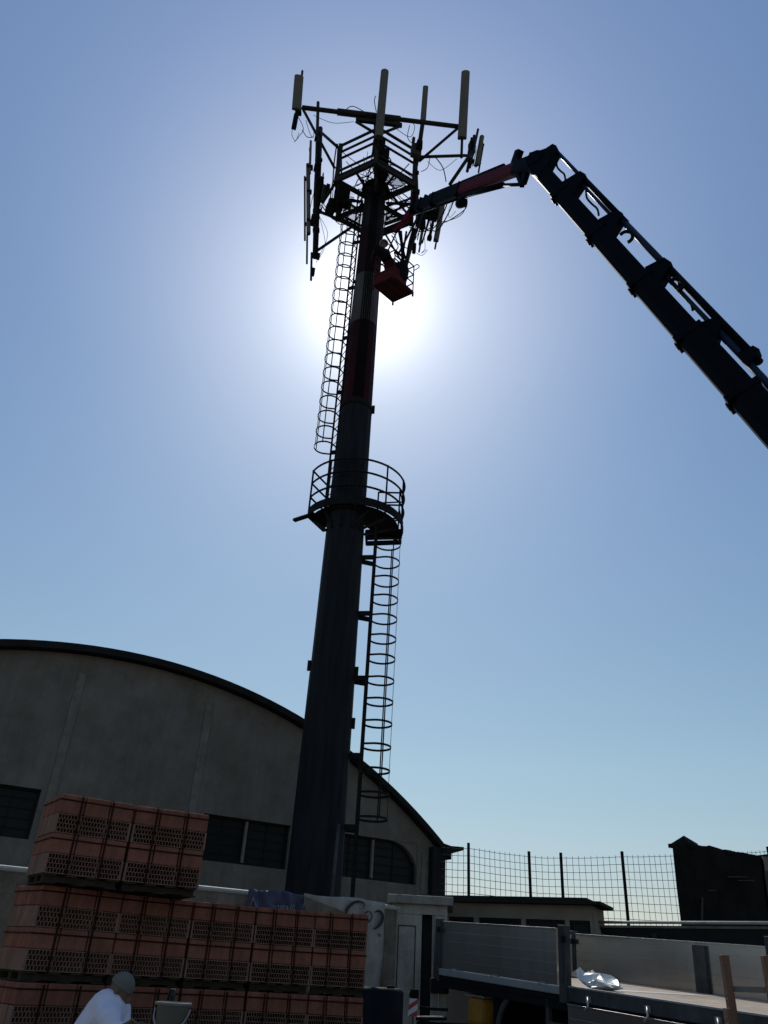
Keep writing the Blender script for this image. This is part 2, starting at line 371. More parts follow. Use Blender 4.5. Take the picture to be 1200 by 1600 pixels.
# pale banner with script letters
sc, _ = wall_s(470, 1400); sd, _ = wall_s(597, 1414)
wb = thing('white_banner', 'white banner with black script letters, draped over the wall beside the white cabin', 'banner', Wl(sc, 2.0))
def wfn(u, v):
    s = sc+(sd-sc)*u; top = 2.535-0.012*math.sin(u*8)
    L = 0.30+0.86*min(1, max(0, (u-0.05)/0.5))
    return Wl(s-0.05*v*u, top-v*L, 0.095+0.022*math.sin(u*13+v*2)+0.015*math.sin(u*29+v*7)+0.02*v)
cloth(wfn, 44, 20, 'cloth', M['banner'], wb)
fold = MB()
a_, b_ = wall_s(470, 1402), wall_s(522, 1423)
fold.prism([Wl(a_[0], 2.49, 0.15), Wl(b_[0], 2.36, 0.16), Wl(b_[0]+0.1, 2.33, 0.15), Wl(b_[0]-0.05, 2.26, 0.15), Wl(a_[0]+0.02, 2.3, 0.15)], WN*0.012)
fold.build('folded_corner', M['wallc'], wb)
def stroke(pts, ws, dd):
    b = MB(); n = len(pts); L = []; R = []
    for i in range(n):
        p, q = pts[max(0, i-1)], pts[min(n-1, i+1)]; t = (V((*q, 0))-V((*p, 0))).normalized(); nn = V((-t.y, t.x, 0))
        c = V((*pts[i], 0)); L.append(c+nn*ws[i]/2); R.append(c-nn*ws[i]/2)
    vs = [Wl(p.x, p.y, dd) for p in L]+[Wl(p.x, p.y, dd) for p in R]
    b.add(vs, [(i, i+1, n+i+1, n+i) for i in range(n-1)]); return b
def pxs(lst): return [wall_s(*q) for q in lst]
def sm2(l, k=6): return [(p.x, p.y) for p in spline([V((a, b, 0)) for a, b in l], k)]
C_ = sm2(pxs([(559, 1421), (561, 1413), (554, 1409.5), (545, 1411), (536, 1419), (533, 1428), (536, 1438), (546, 1441), (556, 1437)]))
stroke(C_, [0.012+0.035*math.sin(math.pi*i/(len(C_)-1))**2 for i in range(len(C_))], 0.162).build('lettering', M['letterk'], wb)
O_ = sm2(pxs([(568, 1424), (562, 1428), (560, 1436), (564, 1442), (571, 1438), (573, 1430), (569, 1424)]))
stroke(O_, [0.02]*len(O_), 0.162).build('lettering', M['letterk'], wb)
P_ = sm2(pxs([(577, 1426), (584, 1424), (589, 1430), (588, 1440), (582, 1448), (575, 1452)]))
stroke(P_, [0.012+0.045*math.sin(math.pi*i/(len(P_)-1)) for i in range(len(P_))], 0.162).build('lettering', M['letterk'], wb)
st = MB()
for a in (0, 60, 120):
    s, z = wall_s(584, 1461); dx, dz = 0.028*math.cos(rad(a)), 0.028*math.sin(rad(a))
    st.bar(Wl(s-dx, z-dz, 0.162), Wl(s+dx, z+dz, 0.162), 0.008, 0.003, up=WN)
st.build('star_mark', M['letterk'], wb)

# ------------------------------------------------------------------ telecom mast
MX, MY = -1.05, 19.0
def mr(z): return 0.63-(z-2.0)*(0.63-0.405)/(24.7)
mast = thing('telecom_mast', 'tall tapering steel telecom mast ringed with panel antennas, caged ladders and a round balcony', 'mast', (MX, MY, 0))
mm = bpy.data.materials.new('mast_painted_bands'); mm.use_nodes = True; t = mm.node_tree; b = t.nodes['Principled BSDF']
b.inputs['Roughness'].default_value = 0.7; b.inputs['Specular IOR Level'].default_value = 0.12
co = N(t, 'ShaderNodeTexCoord'); sx = N(t, 'ShaderNodeSeparateXYZ'); t.links.new(co.outputs['Object'], sx.inputs[0])
mpr = N(t, 'ShaderNodeMath', operation='DIVIDE'); mpr.inputs[1].default_value = 30; t.links.new(sx.outputs[2], mpr.inputs[0])
cr = N(t, 'ShaderNodeValToRGB'); cr.color_ramp.interpolation = 'CONSTANT'; e = cr.color_ramp.elements
e[0].position = 0; e[0].color = (0.017, 0.0175, 0.019, 1); e[1].position = 16.5/30; e[1].color = (0.034, 0.0055, 0.0075, 1)
for z, c in ((19.7, (0.115, 0.10, 0.088, 1)), (22.0, (0.026, 0.007, 0.008, 1)), (24.3, (0.022, 0.021, 0.02, 1))):
    k = e.new(z/30); k.color = c
t.links.new(mpr.outputs[0], cr.inputs[0])
nz = N(t, 'ShaderNodeTexNoise'); nz.inputs['Scale'].default_value = 3.0; nz.inputs['Detail'].default_value = 7
mp = N(t, 'ShaderNodeMapping'); mp.inputs['Scale'].default_value = (2, 2, 0.25); t.links.new(co.outputs['Object'], mp.inputs[0]); t.links.new(mp.outputs[0], nz.inputs[0])
c2 = N(t, 'ShaderNodeValToRGB'); c2.color_ramp.elements[0].position = 0.3; c2.color_ramp.elements[1].position = 0.7
c2.color_ramp.elements[0].color = (0.55, 0.55, 0.55, 1); c2.color_ramp.elements[1].color = (1.2, 1.2, 1.2, 1)
t.links.new(nz.outputs[0], c2.inputs[0])
mx = N(t, 'ShaderNodeMix', data_type='RGBA', blend_type='MULTIPLY'); mx.inputs[0].default_value = 1
t.links.new(cr.outputs[0], mx.inputs[6]); t.links.new(c2.outputs[0], mx.inputs[7]); t.links.new(mx.outputs[2], b.inputs['Base Color'])
def polyring(z, r, n=16, ph=0.1): return [V((MX+r*math.cos(2*math.pi*i/n+ph), MY+r*math.sin(2*math.pi*i/n+ph), z)) for i in range(n)]
sh = MB(); ns = 16
for z0, z1, k in ((0, 8.0, 1.0), (7.8, 16.5, 0.985), (16.3, 26.8, 0.965)):
    A, B = polyring(z0, mr(z0)*k), polyring(z1, mr(z1)*k); sh.add(A+B, [(i, (i+1) % ns, ns+(i+1) % ns, ns+i) for i in range(ns)]+[tuple(range(ns, 2*ns))])
sh.build('shaft', mm, mast)
for z0, z1, r_ in ((0, 0.1, 0.12), (26.7, 26.8, 0.12), (16.32, 16.48, 0.008)):
    fl = MB(); fl.tube([(MX, MY, z0), (MX, MY, z1)], mr(z0)+r_, 24); fl.build('flange', M['darksteel'], mast)
for i in range(5):
    a = rad(-100+8*i); cb = MB()
    cb.tube([(MX+(mr(z)+0.03)*math.cos(a), MY+(mr(z)+0.03)*math.sin(a), z) for z in (16.6, 20, 24, 26.6)], 0.02, 6)
    cb.build('cable_run', M['cable'], mast)
# small fittings on the shaft
for px, py in ((482, 1040), (556, 1050), (582, 640), (547, 1130)):
    q = MB(); p = at(px, py, 19.0); c = V((MX, MY, p.z)); d = (p-c); d.z = 0; d.normalize()
    q.box(c+d*(mr(p.z)+0.03), (0.09, 0.1, 0.25)); q.build('step_bolt', M['darksteel'], mast)

def ladder(name, A, B, z0, z1, hoops, nrm, hr, straps, rung=0.3, brackets=()):
    A, B = V((*A, 0)), V((*B, 0)); nrm = V((*nrm, 0)).normalized(); mid = (A+B)/2
    r_ = MB(); 
    ld = None
    for P in (A, B):
        k = MB(); k.box(P+Z*((z0+z1)/2), (0.05, 0.035, z1-z0), (nrm, nrm.cross(Z), Z))
        if ld is None: ld = k.build(name, M['darksteel'], mast)
        else: k.build('stringer', M['darksteel'], ld)
    z = z0+0.2
    while z < z1:
        k = MB(); k.tube([A+Z*z, B+Z*z], 0.013, 6); k.build('rung', M['darksteel'], ld); z += rung
    cen = mid+nrm*(hr*0.95); dirA = (A-cen); a0 = math.atan2(dirA.y, dirA.x); dirB = (B-cen); a1 = math.atan2(dirB.y, dirB.x)
    base = math.atan2(nrm.y, nrm.x); w = abs((a0-base+math.pi) % (2*math.pi)-math.pi)
    for z in hoops:
        k = MB(); pts = [A+Z*z]+[cen+V((hr*math.cos(base+w*s), hr*math.sin(base+w*s), z)) for s in [(-1+2*i/22)*(1 if (a0-base+math.pi) % (2*math.pi)-math.pi < 0 else -1) for i in range(2, 21)]]+[B+Z*z]
        for p, q in zip(pts[:-1], pts[1:]): k.bar(p, q, 0.012, 0.05)
        k.build('cage_hoop', M['darksteel'], ld)
    for s in straps:
        a = base+rad(s); k = MB(); d = V((math.cos(a), math.sin(a), 0))
        k.box(cen+d*(hr-0.012)+Z*((hoops[0]+hoops[-1])/2), (0.012, 0.03 if s else 0.014, abs(hoops[-1]-hoops[0])+0.05), (d, d.cross(Z), Z)); k.build('cage_strap', M['darksteel'], ld)
    for z in brackets:
        for P in (A, B):
            k = MB(); c = V((MX, MY, 0)); d = (P-c).normalized()
            k.bar(P+Z*z, c+d*(mr(z)-0.02)+Z*z, 0.06, 0.12); k.build('wall_bracket', M['darksteel'], ld)
    return ld
lz = [at(600, y, 19.3).z for y in (855, 884, 913, 942, 972, 1003, 1034, 1068, 1101, 1135, 1171, 1208, 1245, 1283)]
ladder('caged_ladder', (-0.20, 18.85), (-0.16, 19.28), 2.2, 12.6, lz, (1, 0.12), 0.36, (-70, 62, 0), brackets=(11.3, 9.65, 7.9, 6.0, 4.4, 2.8))
hz = [14.85+0.57*i for i in range(20)]
ladder('caged_ladder', (-1.70, 19.2), (-1.52, 18.86), 12.5, 27.1, hz, (-0.85, -0.5), 0.315, (-60, -5, 50), brackets=(14.9, 17.2, 19.5, 21.8, 24.1, 25.8))

# mid balcony
BC = V((-0.854, 19.727, 0)); BR = 1.43; BZ = 12.72; HR = 1.42
ang0, ang1 = rad(206), rad(371)
bal = MB(); no = 30
oa = arc(BC, BR-0.13, ang0, ang1, no, BZ-0.05); ia = [V((MX+0.6*math.cos(a_), MY+0.6*math.sin(a_), BZ-0.05)) for a_ in [math.atan2(p.y-MY, p.x-MX) for p in oa]]
for i in range(no):
    bal.hexa([oa[i]-Z*0.02, oa[i+1]-Z*0.02, ia[i+1]-Z*0.02, ia[i]-Z*0.02, oa[i]+Z*0.02, oa[i+1]+Z*0.02, ia[i+1]+Z*0.02, ia[i]+Z*0.02])
bo = bal.build('balcony', M['darksteel'], mast)
ta = arc(BC, BR, ang0, ang1, no, BZ); tb = MB()
for i in range(no):
    tb.bar(ta[i]+Z*0.08, ta[i+1]+Z*0.08, 0.012, 0.16)
for i in range(no): tb.bar(ta[i]-Z*0.05, ta[i+1]-Z*0.05, 0.04, 0.09)
tb.build('toe_board', M['darksteel'], bo)
for h in (HR, HR*0.69, HR*0.36):
    k = MB(); k.tube(arc(BC, BR, ang0, ang1, no, BZ+h), 0.031, 6); k.build('handrail', M['darksteel'], bo)
for f in (0, 0.2, 0.4, 0.62, 0.835, 1.0):
    a = ang0+(ang1-ang0)*f; p = BC+V((BR*math.cos(a), BR*math.sin(a), BZ)); k = MB(); k.bar(p-Z*0.15, p+Z*(HR+0.03), 0.05, 0.05); k.build('post', M['darksteel'], bo)
PL = BC+V((BR*math.cos(ang0), BR*math.sin(ang0), BZ)); PR = BC+V((BR*math.cos(ang1), BR*math.sin(ang1), BZ))
IL = V((-1.72, 19.9, BZ)); IR = V((-0.20, 20.05, BZ))
for P, I in ((PL, IL), (PR, IR)):
    for h in (HR, HR*0.69, HR*0.36):
        k = MB(); k.bar(P+Z*h, I+Z*h, 0.04, 0.04); k.build('end_rail', M['darksteel'], bo)
    k = MB(); k.bar(I-Z*0.1, I+Z*HR, 0.05, 0.05); k.build('post', M['darksteel'], bo)
    k = MB(); k.bar(P-Z*0.08, I-Z*0.08, 0.06, 0.14); k.bar(P+Z*0.08, I+Z*0.08, 0.015, 0.16); k.build('end_beam', M['darksteel'], bo)
k = MB(); k.prism([PL-Z*0.03, IL-Z*0.03, V((-1.35, 19.5, BZ-0.03)), V((-1.62, 19.1, BZ-0.03))], Z*0.035); k.build('floor_plate', M['darksteel'], bo)
k = MB(); k.prism([PR-Z*0.03, V((-0.45, 19.1, BZ-0.03)), V((-0.6, 19.5, BZ-0.03)), IR-Z*0.03], Z*0.035); k.build('floor_plate', M['darksteel'], bo)
# landing frame past the right end
L_ = [atz(572, 829, BZ), atz(622, 828, BZ), atz(626, 845, BZ), atz(573, 847, BZ)]
k = MB()
for a, b_ in zip(L_, L_[1:]+L_[:1]): k.bar(a-Z*0.05, b_-Z*0.05, 0.06, 0.14)
mid1, mid2 = L_[0].lerp(L_[3], 0.45), L_[1].lerp(L_[2], 0.45); k.bar(mid1-Z*0.05, mid2-Z*0.05, 0.28, 0.05)
k.build('landing_frame', M['darksteel'], bo)
for p in (L_[1], L_[2]):
    k = MB(); k.bar(p-Z*0.1, p+Z*HR, 0.045, 0.045); k.build('post', M['darksteel'], bo)
for h in (HR*0.96, HR*0.5):
    k = MB(); k.bar(L_[1]+Z*h, L_[2]+Z*h, 0.035, 0.035); k.bar(L_[2]+Z*h, L_[3].lerp(L_[2], 0.35)+Z*h, 0.035, 0.035); k.build('end_rail', M['darksteel'], bo)
k = MB(); p = PL-Z*0.1; k.bar(p, p+V((-0.42, 0.28, -0.02)), 0.12, 0.07); k.build('outrigger_bracket', M['darksteel'], bo)
for a in range(200, 380, 30):
    k = MB(); d = V((math.cos(rad(a)), math.sin(rad(a)), 0)); k.bar(V((MX, MY, BZ-0.7))+d*0.55, BC+d*(BR-0.2)+Z*(BZ-0.1), 0.05, 0.07); k.build('support_bracket', M['darksteel'], bo)
k = MB(); k.tube([(MX, MY, BZ-0.15), (MX, MY, BZ+0.02)], mr(BZ)+0.07, 24); k.build('collar_ring', M['darksteel'], bo)

# hexagonal head platform
HZ, HRD, HT = 26.16, 1.62, 2.02
hexv = [V((MX+HRD*math.cos(rad(-90+60*k)), MY+HRD*math.sin(rad(-90+60*k)), HZ)) for k in range(6)]
hp = MB()
for a, b_ in zip(hexv, hexv[1:]+hexv[:1]): hp.bar(a, b_, 0.1, 0.2)
hd = hp.build('head_platform', M['steel'], mast)
for v in hexv:
    k = MB(); c = V((MX, MY, HZ)); d = (v-c).normalized(); k.bar(c+d*0.35, v, 0.1, 0.18); k.build('radial_beam', M['steel'], hd)
    k = MB(); k.bar(v-Z*0.12, v+Z*(HT+0.05), 0.15, 0.15); k.build('post', M['steel'], hd)
for i, (a, b_) in enumerate(zip(hexv, hexv[1:]+hexv[:1])):
    for h in ((HT, 1.62, 1.22, 0.5, 0.22) if i in (0, 5) else (HT, 1.1, 0.25)):
        k = MB(); k.bar(a+Z*h, b_+Z*h, 0.06, 0.11 if h == HT else 0.075); k.build('guard_rail', M['steel'], hd)
for i, u0, u1 in ((0, 0.62, 0.9), (2, 0.55, 0.8), (3, 0.5, 0.85), (4, 0.55, 0.9)):
    a, b_ = hexv[i], hexv[(i+1) % 6]; c = V((MX, MY, HZ)); k = MB(); nb = 12
    for j in range(nb):
        u = u0+(u1-u0)*j/(nb-1); e0, e1 = c.lerp(a, u), c.lerp(b_, u)
        k.bar(e0.lerp(e1, .12)+Z*0.06, e0.lerp(e1, .88)+Z*0.06, 0.007, 0.02)
    for f in (0.13, 0.4, 0.6, 0.87): k.bar(c.lerp(a, u0).lerp(c.lerp(b_, u0), f)+Z*0.05, c.lerp(a, u1).lerp(c.lerp(b_, u1), f)+Z*0.05, 0.02, 0.025)
    k.build('floor_grating', M['steel'], hd)
for (a, b_) in ((hexv[0], hexv[1]), (hexv[5], hexv[0]), (hexv[1], hexv[2]), (hexv[4], hexv[5])):
    k = MB(); c = V((MX, MY, HZ-0.05)); m0 = a.lerp(b_, 0.5); k.bar(c+(m0-c)*0.3, m0, 0.06, 0.1); k.build('cross_beam', M['steel'], hd)

# headframe beam with antennas
PA, PB = at(472, 168, 17.1), at(718, 198, 17.6)
hb = MB(); hb.tube([PA, PB], 0.085, 10); hb.tube([PA.lerp(PB, 0.22), PA.lerp(PB, 0.62)], 0.125, 10)
hbo = hb.build('head_beam', M['steel'], mast)
k = MB(); k.bar(at(556, 187, 17.25), at(628, 196, 17.45), 0.12, 0.16); k.build('lower_beam', M['steel'], hbo)
def strut(p, q, w=0.075, name='strut', m='steel'):
    k = MB(); k.tube([p, q], w/2*1.15, 8); return k.build(name, M[m], mast)
hx = lambda i, h: hexv[i]+Z*h
for p, q, w in ((PA, at(523, 263, 18.2), .09), (at(503, 208, 18.8), at(530, 232, 18.2), .1), (PB, at(655, 252, 18.2), .09), (hx(1, HT-0.4), at(727, 243, 18.3), .1),
                (at(556, 190, 17.25), at(586, 208, 17.4), .09), (at(626, 197, 17.45), at(592, 210, 17.4), .09),
                (at(727, 243, 18.3), at(738, 244, 19.0), .1), (at(703, 288, 19.6), at(737, 238, 19.4), .13),
                (at(495, 392, 19.3), at(552, 353, 19.4), .09), (at(506, 314, 19.2), hexv[5]-Z*0.05, .1), (at(500, 331, 19.3), hexv[4]-Z*0.05, .1),
                (at(592, 205, 17.4), hexv[0]+Z*HT, .12), (at(586, 185, 17.35), at(588, 300, 18.0), .10)):
    strut(p, q, w)
def panel(p, q, w, d, label=None, lean=None, pole=True):
    p, q = V(p), V(q); a = (p-q); L = a.length; a.normalize()
    tow = (CAM-q); tow.z = 0; tow = tow-a*tow.dot(a); tow.normalize(); x = a.cross(tow).normalized()
    if lean is not None:
        R = Matrix.Rotation(lean, 3, a); tow = R@tow; x = R@x
    b = MB(); c = (p+q)/2; n = 10
    prof = [(-w/2, 0.0)]+[(-w/2*math.cos(math.pi*i/n), d*0.45+d*0.55*math.sin(math.pi*i/n)) for i in range(n+1)]+[(w/2, 0.0)]
    b.prism([q+x*u+tow*v for u, v in prof], a*L)
    o = b.build('panel_antenna', M['antenna'], mast, bevel=0.012)
    if label: o['label'] = label
    e = MB(); e.prism([q-a*0.02+x*u*0.9+tow*v*0.9 for u, v in prof], a*0.018); e.build('end_cap', M['radio'], o)
    if pole:
        k = MB(); k.tube([q-a*0.25-tow*0.12, p-a*L*0.15-tow*0.12], 0.035, 8); k.build('mounting_pole', M['steel'], o)
        k = MB()
        for f in (0.15, 0.8): k = MB(); k.box(q+a*(L*f)-tow*0.06, (0.1, 0.14, 0.08), (x, tow, a)); k.build('clamp', M['darksteel'], o)
        pass
    return o
panel(at(467, 121, 17.0), at(463, 173, 17.0), 0.34, 0.12)
panel(at(601, 115, 17.15), at(591.5, 218, 17.15), 0.30, 0.2)
panel(at(665, 137, 17.5), at(661, 190, 17.5), 0.21, 0.1)
panel(at(727.5, 115, 17.5), at(722, 218, 17.5), 0.33, 0.15)
panel(at(485.5, 221, 19.2), at(484, 272, 19.2), 0.09, 0.07)
panel(at(480, 258, 19.25), at(480.5, 366, 19.25), 0.16, 0.12, lean=0.8)
panel(at(754, 215, 19.6), at(746, 260, 19.6), 0.19, 0.14, lean=-0.6)
panel(at(693, 312, 20.2), at(681, 378, 20.2), 0.2, 0.14)
panel(at(664, 338, 20.4), at(656, 383, 20.4), 0.11, 0.1)
panel(at(648, 360, 20.2), at(634, 415, 20.2), 0.17, 0.12)
def pole(p, q, r=0.045, name='mounting_pole'):
    k = MB(); k.tube([p, q], r, 8); return k.build(name, M['steel'], mast)
pole(at(472.5, 111, 17.05), at(465, 178, 17.05)); pole(at(497, 160, 19.3), at(491, 403, 19.3), .065); pole(at(501, 200, 19.35), at(493.5, 396, 19.35), .085)
pole(at(487, 395, 19.3), at(486, 438, 19.3), .04); pole(at(480, 366, 19.28), at(479.5, 412, 19.28), .035)
pole(at(747, 202, 19.4), at(734, 262, 19.4), .05); pole(at(741, 212, 19.5), at(730, 268, 19.5), .06)
pole(at(680, 330, 20.3), at(671, 372, 20.3), .06); pole(at(666, 318, 20.0), at(628, 425, 20.0), .055); pole(at(635, 362, 20.1), at(628, 405, 20.1), .04)
pole(at(722, 216, 17.55), at(721, 246, 17.55), .05); pole(at(661, 188, 17.55), at(656, 223, 17.55), .08)
pole(hx(1, HT), at(652, 318, 18.25), .06)
def unit(px, py, Y, d, name='radio_unit', m='radio', rz=0.3, label=None):
    c = at(px, py, Y); k = MB(); x = V((math.cos(rz), math.sin(rz), 0)); k.box(c, d, (x, Z.cross(x), Z))
    for i in range(5): k.box(c+x*(d[0]*(i-2)/5)-Z.cross(x)*(d[1]/2+0.015), (0.012, 0.03, d[2]*0.85), (x, Z.cross(x), Z))
    o = k.build(name, M[m], mast, bevel=0.015)
    if label: o['label'] = label
    return o
unit(650, 236, 17.9, (0.36, 0.22, 0.62)); unit(646, 219, 17.9, (0.1, 0.1, 0.25), 'surge_arrester'); unit(655, 228, 17.8, (0.2, 0.2, 0.5), 'filter_box', 'darksteel')
unit(461, 190, 17.05, (0.17, 0.16, 0.75), 'remote_control_unit', 'darksteel'); unit(506, 303, 19.2, (0.16, 0.16, 0.9)); unit(497, 215, 19.3, (0.25, 0.2, 0.35), 'filter_box', 'darksteel')
unit(500, 300, 19.3, (0.14, 0.2, 1.6), 'filter_box', 'darksteel'); unit(737, 232, 19.5, (0.22, 0.25, 0.7), 'filter_box', 'darksteel')
unit(534, 306, 19.3, (0.55, 0.35, 0.75), 'equipment_cabinet', 'darksteel'); unit(525, 322, 19.4, (0.5, 0.3, 0.4), 'equipment_cabinet', 'darksteel')
unit(670, 322, 20.2, (0.5, 0.35, 0.8), 'radio_unit', 'darksteel'); unit(658, 335, 20.2, (0.35, 0.3, 0.6), 'radio_unit', 'darksteel'); unit(686, 325, 20.4, (0.35, 0.3, 0.8), 'radio_unit', 'darksteel')
unit(647, 388, 20.2, (0.12, 0.12, 0.5), 'filter_box', 'darksteel'); unit(671, 372, 20.3, (0.16, 0.14, 0.2), 'filter_box', 'darksteel'); unit(594, 232, 17.6, (0.3, 0.25, 0.9), 'filter_box', 'darksteel')
unit(598, 262, 17.9, (0.34, 0.3, 0.9), 'filter_box', 'darksteel'); unit(594, 285, 18.3, (0.3, 0.3, 0.7), 'filter_box', 'darksteel')
unit(589, 228, 17.45, (0.28, 0.22, 0.8), 'filter_box', 'darksteel'); unit(602, 242, 17.6, (0.25, 0.2, 0.5), 'filter_box', 'darksteel'); unit(589, 246, 17.6, (0.22, 0.2, 0.7), 'filter_box', 'darksteel')
unit(492, 345, 19.3, (0.3, 0.16, 0.5), 'filter_box', 'darksteel'); unit(496, 262, 19.3, (0.26, 0.16, 0.4), 'filter_box', 'darksteel'); unit(515, 328, 19.2, (0.3, 0.25, 0.35), 'filter_box', 'darksteel')
unit(495, 400, 19.3, (0.22, 0.12, 0.25), 'filter_box', 'darksteel'); unit(489, 425, 19.3, (0.12, 0.1, 0.35), 'filter_box', 'darksteel')
# loose feeder cables
def cable(pts, r=0.014):
    k = MB(); k.tube(spline(pts, 6), r, 5); k.build('cable', M['cable'], mast)
A_ = at
cable([A_(462, 176, 17), A_(474, 200, 17), A_(468, 212, 17), A_(460, 222, 17)], .012)
cable([A_(459, 195, 17), A_(456, 210, 17), A_(462, 220, 17), A_(467, 208, 17)], .01)
cable([A_(490, 180, 17.2), A_(520, 192, 17.2), A_(553, 190, 17.2)], .01)
cable([A_(478, 188, 17.3), A_(484, 208, 17.3), A_(489, 214, 17.3), A_(491, 204, 17.3)], .011)
cable([A_(472, 203, 17.3), A_(480, 214, 17.3), A_(490, 214, 17.3)], .014)
cable([A_(587, 150, 17.3), A_(585, 158, 17.3), A_(588, 175, 17.3)], .016)
cable([A_(540, 172, 17.2), A_(552, 166, 17.2), A_(578, 180, 17.2)], .016); cable([A_(530, 174, 17.2), A_(548, 180, 17.1), A_(590, 181, 17.2)], .022)
cable([A_(618, 200, 17.4), A_(640, 214, 17.4), A_(648, 200, 17.4), A_(644, 190, 17.4)], .012); cable([A_(640, 196, 17.4), A_(637, 215, 17.4), A_(646, 226, 17.6)], .014)
cable([A_(658, 268, 18), A_(668, 262, 18), A_(672, 245, 18)], .014); cable([A_(680, 245, 18.2), A_(692, 262, 18.3), A_(697, 284, 18.6)], .02)
cable([A_(668, 252, 18.2), A_(688, 266, 18.3), A_(714, 248, 18.4)], .01)
cable([A_(502, 320, 19.2), A_(520, 342, 19.2), A_(548, 348, 19.2), A_(566, 330, 18.9)], .022); cable([A_(505, 318, 19.2), A_(530, 350, 19.2), A_(556, 344, 19.2)], .016)
cable([A_(497, 335, 19.3), A_(512, 365, 19.3), A_(500, 398, 19.3), A_(494, 410, 19.3)], .009); cable([A_(499, 338, 19.3), A_(508, 380, 19.3), A_(498, 405, 19.3)], .009)
cable([A_(495, 290, 19.3), A_(488, 310, 19.3), A_(484, 330, 19.2)], .012); cable([A_(515, 312, 19.2), A_(524, 326, 19.2), A_(520, 338, 19.2), A_(530, 345, 19.2)], .02)
cable([A_(605, 262, 17.9), A_(618, 275, 18), A_(636, 292, 18.2)], .018); cable([A_(603, 255, 17.8), A_(622, 262, 18), A_(645, 278, 18.2)], .013)
cable([A_(588, 262, 17.8), A_(575, 275, 18), A_(560, 280, 18.4), A_(552, 300, 18.8)], .02); cable([A_(596, 240, 17.6), A_(584, 262, 17.9), A_(590, 290, 18.4)], .022)
cable([A_(600, 240, 17.6), A_(611, 252, 17.9), A_(604, 278, 18.2), A_(592, 296, 18.5)], .022); cable([A_(586, 222, 17.4), A_(580, 250, 17.8), A_(588, 282, 18.3)], .016)
cable([A_(604, 292, 18.4), A_(626, 322, 18.8), A_(640, 340, 19.2)], .026); cable([A_(606, 286, 18.4), A_(634, 306, 18.8), A_(652, 322, 19.4)], .02)
cable([A_(729, 305, 19.6), A_(728, 325, 19.6), A_(706, 342, 19.9), A_(690, 349, 20)], .02); cable([A_(731, 300, 19.6), A_(724, 332, 19.6), A_(700, 345, 19.9), A_(682, 346, 20)], .014)
cable([A_(716, 310, 19.6), A_(703, 322, 19.8), A_(702, 340, 20), A_(712, 330, 19.9)], .009)
cable([A_(663, 370, 20.2), A_(664, 388, 20.2), A_(658, 396, 20.2), A_(666, 390, 20.2)], .01); cable([A_(650, 395, 20.2), A_(660, 399, 20.2), A_(668, 390, 20.2)], .01)
cable([A_(640, 355, 19.9), A_(660, 362, 20), A_(678, 352, 20.2)], .022); cable([A_(604, 378, 19), A_(618, 392, 19.2), A_(630, 404, 19.5)], .022)
cable([A_(612, 368, 19.4), A_(622, 385, 19.4), A_(616, 396, 19.4), A_(628, 408, 19.4)], .02); cable([A_(606, 362, 19.2), A_(616, 366, 19.4), A_(622, 380, 19.6), A_(636, 388, 19.8)], .018)
for i in range(26):
    p = hexv[random.randrange(6)]+V((random.uniform(-.5, .5), random.uniform(-.5, .5), random.uniform(-.1, 1.5))); q = V((MX, MY, HZ))+V((random.uniform(-.7, .7), random.uniform(-.8, .3), random.uniform(-.1, 1.2)))
    cable([p, p.lerp(q, 0.35)-Z*random.uniform(.05, .35), p.lerp(q, 0.7)+V((random.uniform(-.2, .2), 0, random.uniform(-.3, .1))), q], random.choice((.01, .014, .02)))
for (x0, y0, x1, y1, Y_) in ((499, 205, 494, 400, 19.25), (496, 210, 490, 395, 19.35), (503, 270, 500, 330, 19.2), (596, 215, 590, 300, 17.9), (588, 220, 584, 300, 18.0), (653, 240, 646, 330, 18.3), (738, 215, 732, 262, 19.45), (743, 215, 738, 260, 19.5),
                          (664, 320, 650, 375, 20.2), (675, 318, 660, 380, 20.3), (690, 315, 684, 365, 20.35), (655, 330, 632, 420, 20.0), (521, 285, 517, 335, 18.6), (529, 225, 523, 285, 18.15)):
    for j in range(3):
        dx = random.uniform(-3, 3); cable([A_(x0+dx, y0, Y_), A_((x0+x1)/2+random.uniform(-4, 4), (y0+y1)/2, Y_), A_(x1+dx, y1, Y_)], random.choice((.014, .02, .026)))
for px, py, Y_ in ((499, 225, 19.3), (498, 250, 19.3), (497, 280, 19.3), (496, 305, 19.3), (495, 330, 19.3), (494, 360, 19.3), (493, 385, 19.3), (740, 225, 19.5), (738, 240, 19.5), (736, 252, 19.5), (660, 325, 20.2), (668, 340, 20.2), (655, 350, 20.2),
                   (645, 375, 20.2), (594, 222, 17.5), (593, 250, 17.7), (591, 275, 18.1), (655, 245, 18.0), (652, 270, 18.1), (651, 300, 18.2), (484, 262, 19.2), (483, 300, 19.2), (482, 345, 19.2), (468, 176, 17.05), (724, 200, 17.5), (663, 182, 17.5)):
    k = MB(); c_ = A_(px, py, Y_); k.box(c_, (random.uniform(.12, .3), random.uniform(.08, .2), random.uniform(.06, .16))); k.build('clamp_bracket', M['darksteel'], mast)
unit(512, 296, 19.1, (0.14, 0.14, 0.5), 'filter_box', 'darksteel'); unit(517, 318, 19.1, (0.22, 0.2, 0.3), 'filter_box', 'darksteel'); unit(541, 318, 19.5, (0.4, 0.3, 0.3), 'equipment_cabinet', 'darksteel')
unit(652, 322, 19.9, (0.3, 0.3, 0.5), 'radio_unit', 'darksteel'); unit(678, 338, 20.3, (0.25, 0.2, 0.4), 'filter_box', 'darksteel'); unit(640, 345, 19.9, (0.25, 0.2, 0.35), 'filter_box', 'darksteel'); unit(660, 352, 20.2, (0.2, 0.2, 0.4), 'filter_box', 'darksteel')
